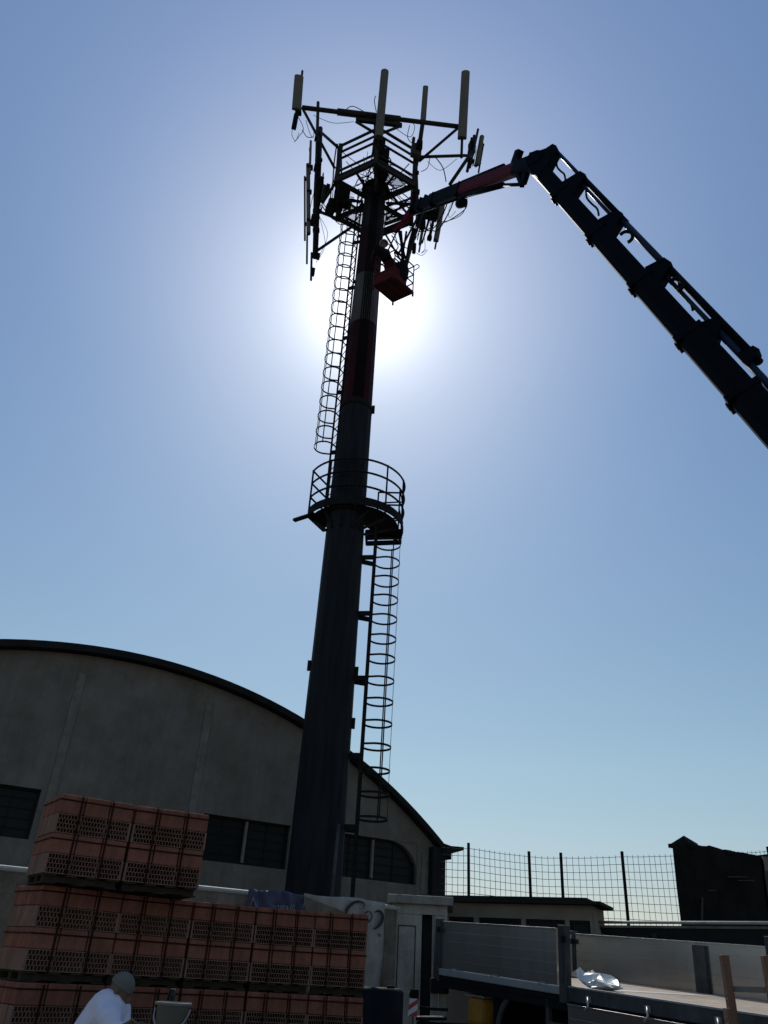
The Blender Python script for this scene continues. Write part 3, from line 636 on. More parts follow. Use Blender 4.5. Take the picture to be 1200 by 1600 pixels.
# X-braces and pipework low on the right of the head
for p, q, w in ((A_(608, 300, 18.6), A_(640, 338, 19.6), .08), (A_(604, 344, 19.3), A_(650, 300, 19.0), .06), (A_(606, 322, 19.2), A_(648, 308, 19.6), .07), (A_(602, 350, 19.4), A_(648, 334, 19.8), .12),
                (A_(604, 340, 19.3), A_(632, 336, 19.8), .06), (A_(600, 362, 19.3), A_(628, 410, 19.6), .06), (A_(620, 362, 19.3), A_(606, 392, 19.2), .05), (A_(652, 340, 19.8), A_(622, 398, 19.6), .07)):
    strut(p, q, w)
c_ = MB(); c_.tube([V(A_(519, 1392, 18.4)).lerp(V(A_(529, 1288, 18.35)), f) for f in (-0.9, 0, 1)], 0.036, 8); c_.build('conduit_pipe', M['mud'], mast)

# ------------------------------------------------------------------ crane arm with basket
K = at(838, 253, 11.0); E0 = at(1222, 680, 9.0)
BA = (K-E0).normalized(); BT = (Z-BA*BA.z).normalized(); BS = BA.cross(BT)
base = E0-BA*((E0.z-2.5)/BA.z)
cr_ = thing('loader_crane', 'dark telescopic crane arm with a red jib and basket at the mast head', 'crane', (base.x, base.y, 0))
def bp(px, py):        # parameter along the boom of a pixel of its lower edge
    d = ray(px, py); n = d.cross(BS.cross(d) if False else V((0, 0, 1)))
    best = min(((proj_(E0+BA*(L*0.02)) - V((px, py))).length, L*0.02) for L in range(-50, 900)); return best[1]
def proj_(p):
    v = p-CAM; w = v.dot(FW); return V((600+FPX*v.dot(RT)/w, 800-FPX*v.dot(UP)/w))
LK = (K-E0).length
cuts = [bp(1165, 610), bp(1085, 515), bp(1012, 430), bp(945, 352), bp(888, 290)]
secs = [(-((E0-base).length)+0.5, cuts[0], .50), (cuts[0]-.3, cuts[1], .45), (cuts[1]-.3, cuts[2], .415), (cuts[2]-.3, cuts[3], .385), (cuts[3]-.3, cuts[4], .355), (cuts[4]-.3, LK, .34)]
def bpt(L, t=0.0, s=0.0): return E0+BA*L+BT*t+BS*s
for i, (a, b_, w) in enumerate(secs):
    k = MB(); hw = w*0.36; prof = [(-hw*0.45, -w/2), (-hw, -w/2+0.1), (-hw, w/2-0.04), (-hw+0.04, w/2), (hw-0.04, w/2), (hw, w/2-0.04), (hw, -w/2+0.1), (hw*0.45, -w/2)]
    off = -(0.53-w)*0.32
    k.prism([bpt(a, t+off, s) for s, t in prof], BA*(b_-a)); sec = k.build('boom_section', M['boom'], cr_)
    if i < 5:
        k = MB(); k.box(bpt(b_-.06, off-0.01), (w*0.78, 0.12, w+0.05), (BS, BA, BT)); k.box(bpt(b_-.08, off-w/2-0.035), (0.1, 0.1, 0.05), (BS, BA, BT)); k.build('wear_collar', M['boom'], sec)
# extension cylinders stacked on the top side
topo = lambda w: w/2-(0.53-w)*0.32
def cyl(L0, L1, t, r, L2=None, m='rod'):
    k = MB(); k.tube([bpt(L0, t), bpt(L1, t)], r, 10); o = k.build('extension_cylinder', M[m], cr_)
    if L2 is not None:
        k = MB(); k.tube([bpt(L1, t), bpt(L2, t)], r*0.6, 10); k.build('piston_rod', M['rod'], o)
    return o
t_ = [bp(*q) for q in ((1182, 610), (1090, 500), (990, 395), (920, 310), (860, 250))]
def lug(L, t0, t1, ln=0.3, w=0.2):
    k = MB(); k.prism([bpt(L-ln*0.8, t0, -w/2), bpt(L+ln*0.5, t0, -w/2), bpt(L+ln*0.3, t1+0.06, -w/2), bpt(L-ln*0.2, t1+0.09, -w/2)], BS*w); k.build('cylinder_bracket', M['boom'], cr_)
c0, c1, c2_, c3, c4 = cuts
cyl(c0-2.4, c1-0.1, 0.335, 0.062, c1+0.2); lug(c1-0.2, 0.2, 0.34, 0.4)
cyl(c1-1.3, c2_-0.05, 0.46, 0.065, c2_+0.2, 'boom'); cyl(c1-1.0, c2_-0.1, 0.33, 0.04)
lug(c2_-0.1, 0.15, 0.44, 0.42, 0.24); lug(c1-1.1, 0.3, 0.48, 0.25)
cyl(c2_-0.2, c3-0.1, 0.45, 0.062, c3+0.1); lug(c3-0.05, 0.12, 0.43, 0.42, 0.24)
cyl(c3-0.3, c4-0.05, 0.47, 0.06, c4+0.05, 'boom'); cyl(c3-0.1, c4-0.1, 0.37, 0.035); lug(c4-0.1, 0.1, 0.44, 0.42, 0.24)
cyl(c4-0.3, LK-0.15, 0.46, 0.04, LK); lug(LK-0.1, 0.1, 0.42, 0.3, 0.24)
for L0, L1, t in ((c4+0.25, LK-0.45, 0.25), (c3+0.4, c4-0.5, 0.26), (c1+0.4, c2_-0.6, 0.33)):
    k = MB(); k.tube(spline([bpt(L0, t-0.06), bpt(L0+0.2, t), bpt((L0+L1)/2, t-0.01), bpt(L1-0.2, t), bpt(L1, t+0.08)], 5), 0.022, 6); k.build('hydraulic_hose', M['cable'], cr_)
for L, t in ((c2_-0.7, 0.32), (c3-0.75, 0.27)):
    k = MB(); k.tube([bpt(L+0.16*math.cos(a), t+0.12*math.sin(a), -0.1) for a in [rad(200-j*20) for j in range(12)]], 0.035, 6); k.build('hydraulic_hose', M['cable'], cr_)
# knuckle and jib
JB = at(646, 325, 17.0); JA = (JB-K).normalized(); JT = (Z-JA*JA.z).normalized(); JS = JA.cross(JT); LJ = (JB-K).length
def jpt(L, t=0.0, s=0.0): return K+JA*L+JT*t+JS*s
k = MB(); k.tube([K-BS*0.15, K+BS*0.15], 0.2, 16)
k.prism([K+q-BS*0.13 for q in (BA*-0.7+BT*-0.22, BA*-0.1+BT*-0.24, BA*0.28, BA*0.08+BT*0.2, BA*-0.12+BT*0.48, BA*-0.24+BT*0.48, BA*-0.5+BT*0.16)], BS*0.26)
kn = k.build('knuckle', M['boom'], cr_)
k = MB(); k.tube([K+BT*0.33+BA*-0.1+0.09*(math.cos(rad(a))*BT+math.sin(rad(a))*BA) for a in range(0, 360, 30)], 0.022, 6, closed=True); k.build('lifting_eye', M['boom'], kn)
def pj(px, py): return min(((proj_(jpt(L*0.02)) - V((px, py))).length, L*0.02) for L in range(0, int(LJ*50)))[1]
j1, j2 = pj(806, 254), pj(718, 293)
def jsec(a, b_, w, name, m, s=0.75, off=0.0):
    k = MB(); hw = w*s/2; h = w/2
    k.prism([jpt(a, t+off, q) for q, t in ((-hw*.6, -h), (-hw, -h+.06), (-hw, h-.03), (-hw+.03, h), (hw-.03, h), (hw, h-.03), (hw, -h+.06), (hw*.6, -h))], JA*(b_-a)); return k.build(name, M[m], cr_)
jsec(0.05, j1+0.1, 0.34, 'jib_foot', 'boom'); jr = jsec(j1, j2, 0.32, 'jib_housing', 'red'); jd = jsec(j2-0.1, LJ-0.8, 0.34, 'jib_extension', 'boom'); jsec(LJ-1.0, LJ+0.15, 0.30, 'jib_extension', 'boom')
k = MB(); k.box(jpt(j1+0.3, 0.3), (0.16, 0.2, 0.36), (JS, JA, JT)); k.box(jpt(j1+0.15, 0.2), (0.2, 0.3, 0.12), (JS, JA, JT)); k.build('jib_lug', M['boom'], jr)
k = MB(); k.tube([jpt(j1+0.6, -0.30), jpt(j2-0.15, -0.20)], 0.075, 10); k.tube([jpt(j1-0.6, -0.46), jpt(j1+0.6, -0.30)], 0.045, 8); k.tube([jpt(j2-0.6, -0.42), jpt(j2-0.3, -0.42)], 0.13, 12)
k.build('jib_cylinder', M['boom'], cr_)
k = MB(); k.bar(jpt(j1-0.6, -0.46), jpt(0.35, -0.2), 0.12, 0.2); k.bar(jpt(j1-0.6, -0.46), jpt(j1-0.1, -0.12), 0.1, 0.15); k.build('knuckle_link', M['boom'], cr_)
k = MB(); k.tube([jpt(j2+0.1, 0.24), jpt(j1+1.0, 0.25)], 0.05, 8); k.tube([jpt(LJ-1.4, 0.24), jpt(j2-0.2, 0.24)], 0.045, 8); k.tube([jpt(LJ-0.4, -0.25), jpt(j2, -0.25)], 0.035, 8); k.build('extension_cylinder', M['boom'], cr_)
for L in (j2-0.05, LJ-0.9, LJ-0.2, (j2+LJ)/2):
    k = MB(); k.box(jpt(L, -0.02), (0.3, 0.1, 0.42), (JS, JA, JT)); k.build('wear_collar', M['boom'], cr_)
for L, s_v in ((j2+0.3, .3), (j2+0.8, .2)):
    k = MB(); k.tube(spline([jpt(L, -0.2), jpt(L+0.05, -0.55), jpt(L+0.5, -0.75-s_v), jpt(L+1.3, -0.9), jpt(L+1.9, -0.3)], 6), 0.018, 6); k.build('hydraulic_hose', M['cable'], cr_)
# column and foot of the crane (beside the picture)
k = MB(); k.tube([(base.x, base.y, 1.0), (base.x, base.y, 2.6)], [0.35, 0.28], 16); k.build('column', M['red'], cr_)
k = MB(); k.box((base.x, base.y, 0.75), (2.2, 4.4, 0.5)); 
for dx in (-1, 1):
    for dy in (-1, 1): k.box((base.x+dx*0.9, base.y+dy*2.0, 0.25), (0.4, 0.4, 0.5))
k.build('base_frame', M['boom'], cr_, bevel=0.03)
# basket
BZ0 = 20.1
F_ = atz(614, 470, BZ0); R_ = atz(645, 456, BZ0); Lf = atz(584, 445, BZ0); Nr = R_+Lf-F_
X1 = (Nr-R_).normalized(); X2 = (R_-F_).normalized()
cen = (F_+R_+Lf+Nr)/4
k = MB(); k.prism([F_, R_, Nr, Lf], Z*0.05); bk = k.build('basket', M['under'], cr_)
k = MB()
for a, b_ in ((F_, R_), (R_, Nr), (Nr, Lf), (Lf, F_)): k.bar(a-Z*0.02, b_-Z*0.02, 0.05, 0.07)
for a in (F_, R_, Nr, Lf): k.box(a-Z*0.1, (0.06, 0.06, 0.16))
k.bar(F_.lerp(R_, .33)-Z*0.03, Lf.lerp(Nr, .33)-Z*0.03, 0.05, 0.05); k.bar(F_.lerp(R_, .66)-Z*0.03, Lf.lerp(Nr, .66)-Z*0.03, 0.05, 0.05)
k.build('floor_frame', M['basket'], bk)
BH = 1.15
for a in (F_, R_, Nr, Lf):
    k = MB(); k.bar(a, a+Z*BH, 0.035, 0.035); k.build('post', M['basket'], bk)
for a, b_ in ((F_, R_), (R_, Nr), (Nr, Lf), (Lf, F_)):
    for h in (BH, BH*.66, BH*.33):
        k = MB(); k.bar(a+Z*h, b_+Z*h, 0.03, 0.03); k.build('rail', M['basket'], bk)
k = MB(); k.prism([Nr+Z*0.05, Lf+Z*0.05, Lf+Z*0.45, Nr+Z*0.45], V((0.01, 0.012, 0))); k.prism([Nr+Z*0.05, R_+(Nr-R_)*0.35+Z*0.05, R_+(Nr-R_)*0.35+Z*0.45, Nr+Z*0.45], V((-0.01, 0.012, 0))); k.build('side_sheet', M['basket'], bk)
k = MB(); k.tube(spline([R_+Z*BH, R_+X2*0.12+Z*(BH+0.02), R_+X2*0.2+Z*(BH-0.15), R_+Z*(BH-0.2)], 5), 0.015, 6); k.build('grab_handle', M['basket'], bk)
k = MB(); lk = at(631, 347, 17.2); k.bar(JB, lk, 0.16, 0.22); k.bar(lk, at(616, 362, 17.3), 0.12, 0.16); k.build('basket_link', M['red'], cr_)
k = MB(); k.bar(at(622, 355, 17.25), R_.lerp(Nr, .5)+Z*BH, 0.07, 0.07); k.bar(at(626, 362, 17.25), R_.lerp(Nr, .5)+Z*0.5, 0.09, 0.09); k.build('basket_hanger', M['boom'], cr_)

# ------------------------------------------------------------------ people
def hand(b, wr, fwd, side, up, s=1.0):
    """palm, four bent fingers and a thumb; fwd to the knuckles, side towards the thumb"""
    fwd, side, up = V(fwd).normalized(), V(side).normalized(), V(up).normalized(); wr = V(wr)
    b.box(wr+fwd*0.045*s, (0.075*s, 0.09*s, 0.028*s), (side, fwd, up))
    for i, ln in enumerate((0.062, 0.072, 0.068, 0.052)):
        p = wr+fwd*0.088*s+side*(0.028-0.0187*i)*s
        q = p+(fwd*0.75-up*0.65)*ln*0.55*s; r = q+(fwd*0.05-up*1.0)*ln*0.5*s
        b.limb([p, q, r], [0.0095*s, 0.009*s, 0.0075*s])
    p = wr+fwd*0.02*s+side*0.036*s; b.limb([p, p+(side*0.6+fwd*0.6-up*.4)*0.04*s, p+(side*0.3+fwd*1.1-up*.9)*0.06*s], [0.013*s, 0.011*s, 0.009*s])
def head(b, c, fwd, up, s=1.0):
    fwd = V(fwd).normalized(); up = V(up); up = (up-fwd*up.dot(fwd)).normalized(); sd = fwd.cross(up); c = V(c); ax = (sd, fwd, up)
    b.ell(c+up*0.03*s-fwd*0.01*s, (0.075*s, 0.098*s, 0.095*s), 18, 12, ax); b.ell(c-up*0.035*s+fwd*0.02*s, (0.062*s, 0.075*s, 0.085*s), 16, 10, ax)
    b.ell(c-up*0.095*s+fwd*0.055*s, (0.03*s, 0.03*s, 0.025*s), 12, 8, ax)       # chin
    b.limb([c+fwd*0.092*s+up*0.015*s, c+fwd*0.115*s-up*0.03*s], [0.010*s, 0.017*s])   # nose
    b.limb([c+fwd*0.085*s+up*0.028*s-sd*0.04*s, c+fwd*0.085*s+up*0.028*s+sd*0.04*s], [0.014*s, 0.014*s])   # brow
    b.limb([c+fwd*0.09*s-up*0.06*s-sd*0.02*s, c+fwd*0.09*s-up*0.06*s+sd*0.02*s], [0.010*s, 0.010*s])     # lips
    for k in (-1, 1): b.ell(c+sd*0.078*s*k-up*0.005*s-fwd*0.005*s, (0.012*s, 0.022*s, 0.034*s), 10, 8, ax)
# man bending in front of the pallets
MYY = 6.85
hc = at(189, 1547, MYY); root = V((hc.x-0.42, hc.y+0.05, 0))
man = thing('person', 'man in a white shirt and grey cap stooping in front of the brick pallets', 'person', root)
neck = at(178, 1562, MYY); sh_c = at(166, 1581, MYY); pelv = V((sh_c.x-0.24, sh_c.y+0.05, sh_c.z-0.44))
shN = sh_c+V((0.08, -0.19, -0.04)); shF = sh_c+V((0.05, 0.19, -0.0))
elN = at(178, 1617, MYY-.25); wrN = at(196, 1605, MYY-.35); elF = at(190, 1618, MYY+.1); wrF = at(208, 1612, MYY-.1)
hipN, hipF = pelv+V((0, -0.1, -0.05)), pelv+V((0, 0.1, -0.05))
knN, knF = V((pelv.x+0.12, hipN.y-0.02, 0.46)), V((pelv.x-0.02, hipF.y, 0.46)); anN, anF = V((pelv.x+0.02, hipN.y, 0.09)), V((pelv.x-0.22, hipF.y, 0.09))
hfw = V((0.83, -0.1, -0.45)); hup = V((0.45, -0.05, 0.83))
b = MB(); head(b, hc, hfw, hup, 0.88)
b.limb([hc-hup*0.06-hfw*0.03, neck, sh_c], [0.055, 0.058, 0.08])
b.limb([sh_c, sh_c.lerp(pelv, 0.5), pelv], [0.135, 0.13, 0.14])
for s_, e_, w_ in ((shN, elN, wrN), (shF, elF, wrF)): b.limb([s_, e_, w_], [0.062, 0.045, 0.030])
for s_, e_, w_ in ((hipN, knN, anN), (hipF, knF, anF)): b.limb([s_, e_, w_, w_+V((0.16, 0, -0.045))], [0.085, 0.058, 0.042, 0.038])
hand(b, wrN, (1, -0.1, -0.05), (0.1, -0.3, 0.95), (0.1, 1, 0.3), 1.0); hand(b, wrF, (1, -0.1, -0.1), (0, 0.3, 0.9), (0, 1, -0.2), 1.0)
b.build('body', M['skin'], man, remesh=0.009)
b = MB(); b.limb([neck.lerp(sh_c, 0.25), sh_c], [0.075, 0.115]); b.limb([sh_c, sh_c.lerp(pelv, 0.5), pelv], [0.15, 0.152, 0.16]); b.limb([shN, sh_c, shF], [0.085, 0.12, 0.085])
for s_, e_, w_ in ((shN, elN, wrN), (shF, elF, wrF)): b.limb([s_, e_, e_.lerp(w_, 0.55)], [0.082, 0.066, 0.056])
b.build('shirt', M['shirt'], man, remesh=0.01)
nd = (neck-sh_c).normalized(); cx_ = nd.cross(V((0, 1, 0))).normalized(); cy_ = nd.cross(cx_)
k = MB(); k.tube([neck+nd*(-0.015+0.02*math.sin(rad(a)+0.5))+(cx_*math.cos(rad(a))+cy_*math.sin(rad(a)))*0.074 for a in range(0, 360, 15)], 0.017, 8, closed=True); k.build('collar', M['shirt'], man)
b = MB(); b.limb([pelv+V((-.02, -.06, 0)), pelv+V((-.02, .06, 0))], [0.17, 0.17])
for s_, e_, w_ in ((hipN, knN, anN), (hipF, knF, anF)): b.limb([s_, e_, w_+Z*0.03], [0.115, 0.085, 0.072])
b.build('trousers', M['trouser'], man, remesh=0.014)
hu = (hup-hfw.normalized()*hup.dot(hfw.normalized())).normalized(); hf = hfw.normalized(); hs = hf.cross(hu)
k = MB(); n = 20; rows = 7; vs = []
for j in range(rows+1):
    a = rad(94)*(1-j/rows)
    for i in range(n):
        q = 2*math.pi*i/n; vs.append(hc+hu*(0.028+0.090*math.cos(a))-hf*0.010+hs*(0.076*math.sin(a)*math.cos(q))+hf*(0.095*math.sin(a)*math.sin(q)))
k.add(vs, [(j*n+i, j*n+(i+1) % n, (j+1)*n+(i+1) % n, (j+1)*n+i) for j in range(rows) for i in range(n)], True)
k.build('cap', M['cap'], man)
# worker in the basket
wh = at(600, 381, 17.25); fz = BZ0+0.06; wx = wh.x; wy = wh.y
wk = thing('person', 'worker in dark red overalls and a white helmet standing in the raised basket', 'person', (cen.x, cen.y, fz))
ft = V((cen.x-0.05, cen.y-0.02, fz)); 
top = wh; nk = wh+V((-0.05, 0, -0.2)); shc = wh+V((-0.08, 0.02, -0.36)); pv = V((ft.x-0.06, ft.y, fz+0.95))
sL, sR = shc+V((-0.2, 0.03, 0)), shc+V((0.2, -0.02, 0)); eL, eR = sL+V((-0.06, 0.15, -0.26)), sR+V((0.12, 0.1, -0.25)); wL, wR = eL+V((0.12, 0.2, 0.06)), eR+V((0.05, 0.2, 0.12))
hL, hR = pv+V((-0.1, 0, -0.04)), pv+V((0.1, 0, -0.04)); kL, kR = V((ft.x-0.13, ft.y-0.05, fz+0.5)), V((ft.x+0.12, ft.y-0.04, fz+0.5)); aL, aR = V((ft.x-0.13, ft.y, fz+0.08)), V((ft.x+0.12, ft.y, fz+0.08))
b = MB(); head(b, top, (0.5, 0.85, 0.1), (0, 0, 1)); b.limb([top-Z*0.08, nk, shc], [0.055, 0.058, 0.09]); b.limb([shc, shc.lerp(pv, .5), pv], [0.14, 0.135, 0.145])
for q in ((sL, eL, wL), (sR, eR, wR)): b.limb(q, [0.062, 0.045, 0.03])
for q in ((hL, kL, aL), (hR, kR, aR)): b.limb([*q, q[2]+V((0.03, 0.16, -0.04))], [0.085, 0.058, 0.045, 0.036])
hand(b, wL, (0.3, 0.9, 0.3), (1, -0.3, 0), (0, -0.3, 0.9)); hand(b, wR, (0.1, 0.9, 0.3), (-1, 0.1, 0), (0, -0.3, 0.9))
b.build('body', M['skin'], wk, remesh=0.012)
b = MB(); b.limb([shc, shc.lerp(pv, .5), pv], [0.175, 0.17, 0.175]); b.limb([sL, shc, sR], [0.09, 0.15, 0.09])
for q in ((sL, eL, wL), (sR, eR, wR)): b.limb([q[0], q[1], q[1].lerp(q[2], .8)], [0.088, 0.068, 0.05])
for q in ((hL, kL, aL), (hR, kR, aR)): b.limb(q, [0.15, 0.115, 0.09])
b.build('overalls', M['redcloth'], wk, remesh=0.016)
k = MB(); k.limb([shc+V((-0.1, -0.17, -0.12)), shc.lerp(pv, .8)+V((-0.12, -0.18, 0))], [0.15, 0.17]); k.build('backpack', M['navycloth'], wk, remesh=0.02)
k = MB(); vs = []
for j in range(7):
    a = rad(96)*(1-j/6)
    for i in range(18):
        q = 2*math.pi*i/18; vs.append(top+V((0.118*math.sin(a)*math.cos(q), 0.14*math.sin(a)*math.sin(q), 0.03+0.125*math.cos(a))))
k.add(vs, [(j*18+i, j*18+(i+1) % 18, (j+1)*18+(i+1) % 18, (j+1)*18+i) for j in range(6) for i in range(18)], True)
k.tube([top+V((0.13*math.cos(rad(a)), 0.16*math.sin(rad(a)), 0.022)) for a in range(0, 360, 20)], 0.014, 6, closed=True); k.build('helmet', M['helmet'], wk)
# rolled hose/bag standing in the basket
k = MB(); c = at(627, 424, 17.35); k.limb([V((c.x-0.04, c.y, BZ0+0.36)), V((c.x-0.03, c.y, BZ0+0.7)), c], [0.26, 0.28, 0.25])
tag(k.build('tool_bag', M['navycloth'], remesh=0.02), 'dark bulging tool bag sitting in the raised red basket beside the worker', 'bag')

# ------------------------------------------------------------------ pallets of hollow bricks
PW, PD, PH = 0.605, 0.80, 0.69
RH = 0.155
pal = thing('brick_pallet', 'x', 'brick pallet', (0, 0, 0), 'strapped pallets of hollow clay bricks')
k = MB()
for y in (0.06, 0.4, 0.74): k.box((PW/2, y+0.05*(y < .2), 0.035), (PW-0.04, 0.09, 0.045))
for i in range(4): k.box((0.06+i*(PW-0.12)/3, PD/2, 0.0645), (0.09, PD-0.02, 0.013))
for i in range(3): k.box((0.06+i*(PW-0.12)/2, PD/2, 0.0065), (0.09, PD-0.02, 0.011))
k.build('pallet_base', M['palletwood'], pal)
for row in range(4):
    z0 = 0.072+RH*row; k = MB()
    if row % 2:     # smooth long faces: three blocks wide, two deep
        for i in range(3):
            for j in range(2): k.box((PW*(i+.5)/3, PD*(j+.5)/2+random.uniform(-.003, .003), z0+RH/2), (PW/3-0.009, PD/2-0.006, RH-0.003))
        k.build('solid_course', M['clay'], pal, bevel=0.009)
    else:           # perforated ends
        k.box((PW/2, PD/2+0.06, z0+RH/2), (PW-0.004, PD-0.125, RH-0.003))
        for x in (0.010, PW-0.010): k.box((x, 0.07, z0+RH/2), (0.016, 0.13, RH-0.003))
        nc, nr = 8, 4
        for bi in range(3):
            x0, x1 = PW*bi/3+0.003, PW*(bi+1)/3-0.003
            for r in range(nr+1): k.box(((x0+x1)/2, 0.062, z0+0.005+(RH-0.010)*r/nr), (x1-x0, 0.12, 0.0045 if 0 < r < nr else 0.006))
            for r in range(nr):
                for c in range(nc+1):
                    x = x0+(x1-x0)*(c+(0.5 if r % 2 and c < nc else 0))/nc
                    k.box((min(max(x, x0+.004), x1-.004), 0.0625, z0+0.005+(RH-0.010)*(r+.5)/nr), (0.0042, 0.118, (RH-0.010)/nr-0.006))
        k.build('perforated_course', M['clayb'], pal)
for z in (0.072+RH*2-0.045, 0.072+RH*4-0.045):
    k = MB(); k.box((PW/2, -0.003, z), (PW+0.008, 0.004, 0.012)); k.box((-0.003, PD/2, z), (0.004, PD, 0.009)); k.box((PW+0.003, PD/2, z), (0.004, PD, 0.009)); k.build('strap', M['strap'], pal)
for x in (PW/3-0.03, PW*2/3+0.02):
    k = MB(); k.box((x, -0.0055, PH/2+0.02), (0.014, 0.004, PH-0.06)); k.box((x, PD/2, PH+0.005), (0.010, PD, 0.003)); k.build('strap', M['strap'], pal)
FRONT = {2: ([(-2.634, 7.206), (-2.095, 7.74), (-1.535, 8.17), (-0.985, 8.45), (-0.425, 8.56)], [43.5, 37, 27.5, 12, 4], [0.765, 0.70, 0.62, 0.585, 0.53]),
         3: ([(-2.604, 7.05), (-2.052, 7.43)], [35, 27], [0.665, 0.69])}
FRONT[1] = FRONT[0] = FRONT[2]
names = ['first', 'second', 'third', 'fourth', 'fifth']
first = True
lev = [('lowest row', 5), ('second row up, behind the stooping man,', 5), ('third row up', 5), ('top row', 2)]
for l, (ln, cnt) in enumerate(lev):
    for i in range(cnt):
        (fx, fy), ang, wid = (q[i] for q in FRONT[l]); wsc = (wid-0.012)/PW
        loc = V((fx, fy, l*0.6955)); rz = rad(ang+random.uniform(-0.8, 0.8))
        if l == 3: lab = ['strapped brick pallet at the top left corner of the stack', 'strapped brick pallet on top of the stack, right of the other raised one'][i]
        elif l == 2: lab = ['strapped brick pallet under the top left one, in the third row', 'strapped brick pallet under the right-hand raised one', 'strapped brick pallet just right of the raised pair, in the middle of its row', 'strapped brick pallet in front of the folded banner corner, second from the right end', 'strapped brick pallet below the script letters, at the right end of the upper row'][i]
        elif l == 1: lab = ['partly cut off brick pallet at the lower left, left of the stooping man', 'brick pallet behind the stooping man’s head and hand', 'brick pallet directly behind the pale bucket, low in the stack', 'brick pallet low in the stack, between the bucket’s pallet and the right end one', 'brick pallet at the lower right end of the stack beside the navy drum'][i]
        else: lab = 'brick pallet on the ground carrying the %s column of the stack from the left' % names[i]
        if first: pal.location = loc; pal.rotation_euler = (0, 0, rz); pal['label'] = lab; pal.scale = (wsc, 0.66, 1); first = False
        else: o_ = dup(pal, loc, rz, lab); o_.scale = (wsc, 0.66 if i == 0 else 1, 1)

# bucket and black shape in front of the pallets
c = at(268, 1588, 5.0)
bu = thing('bucket', 'pale grey plastic bucket with a sunlit rim beside the stooping man', 'bucket', (c.x, c.y, 0))
zt = at(268, 1566, 5.0).z
def lathe(prof, cx, cy, n=28):
    b = MB(); vs = [(cx+r*math.cos(2*math.pi*i/n), cy+r*math.sin(2*math.pi*i/n), z) for r, z in prof for i in range(n)]
    b.add(vs, [(j*n+i, j*n+(i+1) % n, (j+1)*n+(i+1) % n, (j+1)*n+i) for j in range(len(prof)-1) for i in range(n)], True); return b
lathe([(r*0.79, z) for r, z in ((0.001, zt-0.3), (0.088, zt-0.3), (0.106, zt-0.014), (0.124, zt-0.012), (0.124, zt), (0.098, zt+0.002), (0.085, zt-0.28), (0.001, zt-0.28))], c.x, c.y).build('pail', M['bucket'], bu)
k = MB(); k.tube([(c.x+0.093*math.cos(rad(a)), c.y-0.095*math.sin(rad(a)), zt-0.03-0.10*math.sin(rad(a))) for a in range(0, 181, 15)], 0.004, 6); k.build('handle', M['alurail'], bu)
sb_ = thing('work_bench', 'small timber bench under the pale bucket', 'bench', (c.x, c.y, 0))
k = MB(); k.box((c.x+0.05, c.y, zt-0.322), (0.75, 0.4, 0.045)); k.build('bench_top', M['wood'], sb_)
for dx in (-.28, .38):
    for dy in (-.15, .15):
        k = MB(); k.box((c.x+dx, c.y+dy, (zt-0.345)/2), (0.05, 0.05, zt-0.345)); k.build('leg', M['wood'], sb_)
q = at(238, 1575, 6.35)  # thin black upright shape, leaning to the left lower down
def shf(u, v): return V((q.x+0.10-0.16*v*1.1+0.02+0.10*(u-.5)*(0.4+v), q.y+0.05*math.sin(u*6+v*4)+0.1*v, at(243, 1543, 6.4).z-v*0.9))
tag(cloth(shf, 10, 16, 'black_shape', M['black']), 'black shape against the bricks left of the bucket', 'sheet')

# navy drum under the end of the banner
c = at(594, 1575, 11.6); zt = at(594, 1543, 11.6).z
dr = thing('drum', 'dark navy plastic drum standing under the end of the white banner', 'drum', (c.x, c.y, 0))
lathe([(0.001, 0), (0.27, 0), (0.29, 0.05), (0.29, zt*0.3), (0.305, zt*0.32), (0.29, zt*0.34), (0.29, zt*0.64), (0.305, zt*0.66), (0.29, zt*0.68), (0.29, zt-0.04), (0.26, zt), (0.001, zt)], c.x, c.y).build('shell', M['drum'], dr)
lathe([(0.001, zt), (0.05, zt), (0.05, zt+0.03), (0.001, zt+0.03)], c.x+0.12, c.y-0.1).build('bung', M['black'], dr)

# ------------------------------------------------------------------ white cabin and office
CX = V((0.995, -0.10, 0)).normalized(); CN = V((CX.y, -CX.x, 0))   # CN to the camera
c0 = atz(613, 1402, 2.62); c1 = c0+CX*0.86
cab = thing('white_cabin', 'narrow white site cabin with a half open panelled door and a flat overhanging top', 'cabin', (c0.x, c0.y, 0))
def Cb(x, d, z): return c0*1.0*0+V((c0.x, c0.y, 0))+CX*x-CN*d+Z*z
def cbox(x0, x1, d0, d1, z0, z1): 
    k = MB(); k.box(Cb((x0+x1)/2, (d0+d1)/2, (z0+z1)/2), (x1-x0, d1-d0, z1-z0), (CX, CN, Z)); return k
w_ = cbox(0, 0.05, 0.002, 1.4, 0, 2.54)
for a in ((0.80, 0.86, 0.002, 1.4, 0, 2.54), (0.05, 0.80, 1.35, 1.4, 0, 2.54), (0.002, 0.43, 0.01, 0.05, 0, 0.12), (0.051, 0.80, 0.01, 0.04, 2.405, 2.54)):
    w_.box(Cb((a[0]+a[1])/2, (a[2]+a[3])/2, (a[4]+a[5])/2), (a[1]-a[0], a[3]-a[2], a[5]-a[4]), (CX, CN, Z))
w_.build('wall', M['white'], cab)
cbox(-0.07, 0.95, -0.09, 1.5, 2.54, 2.66).build('roof', M['whitetrim'], cab, bevel=0.01)
dl = cbox(0.06, 0.47, 0.012, 0.05, 0.12, 2.40); do = dl.build('door', M['white'], cab)
k = MB()
for a in ((0.11, 0.12, 0.7, 2.24), (0.37, 0.38, 0.7, 2.24)): k.box(Cb((a[0]+a[1])/2, 0.006, (a[2]+a[3])/2), (0.012, 0.012, a[3]-a[2]), (CX, CN, Z))
